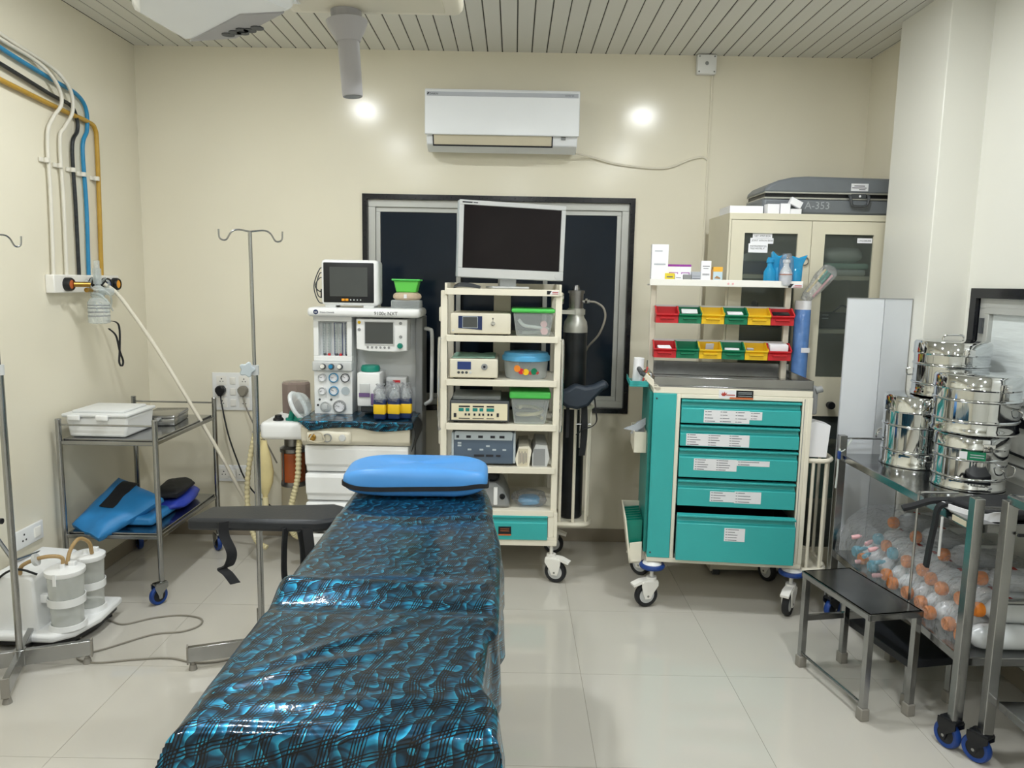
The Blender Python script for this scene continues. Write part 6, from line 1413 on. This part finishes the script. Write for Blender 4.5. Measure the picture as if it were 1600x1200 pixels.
# ------------------------------------------------------------------ split air conditioner
t = thing('air_conditioner', 'white split air conditioner above the dark window', 'air conditioner', (-.09, 4.6, 2.40), world=True)
ax0, ax1 = -.525, .357
obj('body', MB().prism([(YB - .002, 2.735), (YB - .002, 2.43), (4.60, 2.40), (4.51, 2.43), (4.47, 2.52), (4.468, 2.705), (4.49, 2.735)], ax0 + .006, ax1 - .006, 'x'), 'ac_white', t, bevel=.006, angle=20)
fr = obj('front_panel', MB().prism([(4.462, 2.478), (4.458, 2.54), (4.46, 2.715), (4.47, 2.73), (4.48, 2.73), (4.48, 2.478)], ax0, ax1, 'x'), 'ac_white', t, bevel=.006, angle=20)
obj('grey_strip', MB().box(ax0 + .012, ax1 - .01, 4.4565, 4.460, 2.688, 2.711), 'card_grey', fr)
text('brand_lettering', 'DAIKIN', .0145, 'ink', fr, face(ax0 + .028, 4.4562, 2.694))
obj('brand_mark', MB().prism([(ax0 + .014, 2.694), (ax0 + .018, 2.706), (ax0 + .027, 2.706), (ax0 + .020, 2.694)], 4.4555, 4.4566, 'y'), 'ink', fr)
text('series_lettering', 'INVERTER', .0115, 'ink_soft', fr, face(ax1 - .085, 4.4562, 2.695))
obj('louvre', MB().prism([(4.508, 2.432), (4.500, 2.428), (4.466, 2.505), (4.474, 2.508)], ax0 + .05, ax1 - .155, 'x'), 'beige', t, bevel=.002)
obj('louvre_gap', MB().prism([(4.512, 2.426), (4.509, 2.421), (4.463, 2.518), (4.471, 2.52)], ax0 + .043, ax1 - .148, 'x'), 'ink', t)
obj('louvre_fin', MB().prism([(4.497, 2.446), (4.494, 2.444), (4.487, 2.459), (4.490, 2.461)], ax0 + .05, ax1 - .155, 'x'), 'mid_grey', t)
obj('receiver_window', MB().prism([(4.492, 2.462), (4.488, 2.461), (4.480, 2.476), (4.484, 2.478)], ax1 - .10, ax1 - .075, 'x'), 'mid_grey', t)
solo('power_cable', 'cream cable sagging from the air conditioner to the wall conduit', 'cable', MB().tube(spline([(.345, 4.62, 2.415), (.45, 4.675, 2.40), (.60, 4.69, 2.365), (.80, 4.692, 2.345), (.92, 4.692, 2.35), (1.05, 4.692, 2.40), (1.12, 4.692, 2.415), (1.152, 4.692, 2.40)], 10), .0065, 8), 'hose_white')
solo('wall_conduit', 'cream cable conduit running down the back wall from the ceiling box', 'conduit', MB().box(1.150, 1.162, YB - .010, YB - .001, 1.0, 2.885), 'wall_cream', bevel=.002)
t = thing('junction_box', 'small white square junction box under the ceiling', 'junction box', (1.11, YB, 2.885), world=True)
obj('cover', MB().rbox(1.055, 1.17, YB - .045, YB - .001, 2.885, 2.996, .008), 'white_plastic', t)
for (x, z) in ((1.068, 2.898), (1.157, 2.898), (1.068, 2.984), (1.157, 2.984)): obj('screw', MB(rot(90, 0, 0, (x, YB - .045, z))).lathe([(.005, 0), (.004, .002), (1e-6, .002)], 10), 'mid_grey', t)
obj('centre_cap', MB(rot(90, 0, 0, (1.112, YB - .045, 2.945))).lathe([(.011, 0), (.010, .003), (1e-6, .003)], 16), 'mid_grey', t)

# ------------------------------------------------------------------ surgical light, its lower edge hangs into view
t = thing('surgical_light', 'white ceiling surgical light with grey handle and control box', 'surgical light', (-.25, 1.18, 2.06), world=True)
obj('lamp_head', MB().rbox(-.40, -.095, .92, 1.385, 2.102, 2.16, .015), 'cream_paint', t)  # room light on the underside is put into this cream, diffuser too
obj('diffuser_glass', MB().rbox(-.37, -.125, .95, 1.355, 2.099, 2.104, .002), 'device_cream', t)
HM = rot(0, -4, 0, (-.293, 1.352, 2.105))
obj('handle_collar', MB(HM).lathe([(.018, -.052), (.0195, -.056), (.033, -.030), (.035, -.022), (.026, -.02), (.026, 0), (1e-6, 0)], 26), 'handle_grey', t)
obj('handle', MB(HM).lathe([(.0165, -.145), (.0175, -.142), (.0185, -.05), (.0165, -.048), (1e-6, -.048)], 26), 'handle_grey', t)
obj('handle_bore', MB(HM).lathe([(.014, -.1458), (.014, -.1452), (1e-6, -.1452)], 20), 'mid_grey', t)
ar = obj('control_box', MB().prism([(-.612, 1.452), (-.500, 1.425), (-.355, 1.275), (-.39, 1.22), (-.47, 1.20), (-.60, 1.235), (-.63, 1.30)], 2.075, 2.20, 'z'), 'ac_white', t, bevel=.012)
kp = obj('key_panel', MB().prism([(-.598, 1.444), (-.505, 1.42), (-.378, 1.285), (-.455, 1.300)], 2.0725, 2.0755, 'z'), 'handle_grey', t)
for k in range(6):
    f = .3 + .09 * (k // 2); x = -.598 + (.19 * f) + (.05 if k % 2 else .02) ; y = 1.444 - .15 * f - (.012 if k % 2 else 0)
    obj('key', MB().lathe([(.011, 2.071), (.011, 2.073), (1e-6, 2.073)], 14, (x + .01, y, 0)), 'dark_grey', kp)
obj('hinge', MB().cyl((-.36, 1.30, 2.125), (-.395, 1.30, 2.125), .032, n=20).cyl((-.34, 1.30, 2.125), (-.36, 1.30, 2.125), .026, n=20), 'ac_white', t)
obj('spring_arm', MB().tube(spline([(-.25, .95, 2.15), (-.22, .70, 2.30), (-.18, .35, 2.46), (-.15, .15, 2.52)]), .035, 14), 'ac_white', t)
obj('drop_tube', MB().cyl((-.15, .13, 2.46), (-.15, .13, 2.985), .035, n=20).lathe([(.10, 2.96), (.11, 2.999), (1e-6, 2.999)], 28, (-.15, .13, 0)), 'ac_white', t)
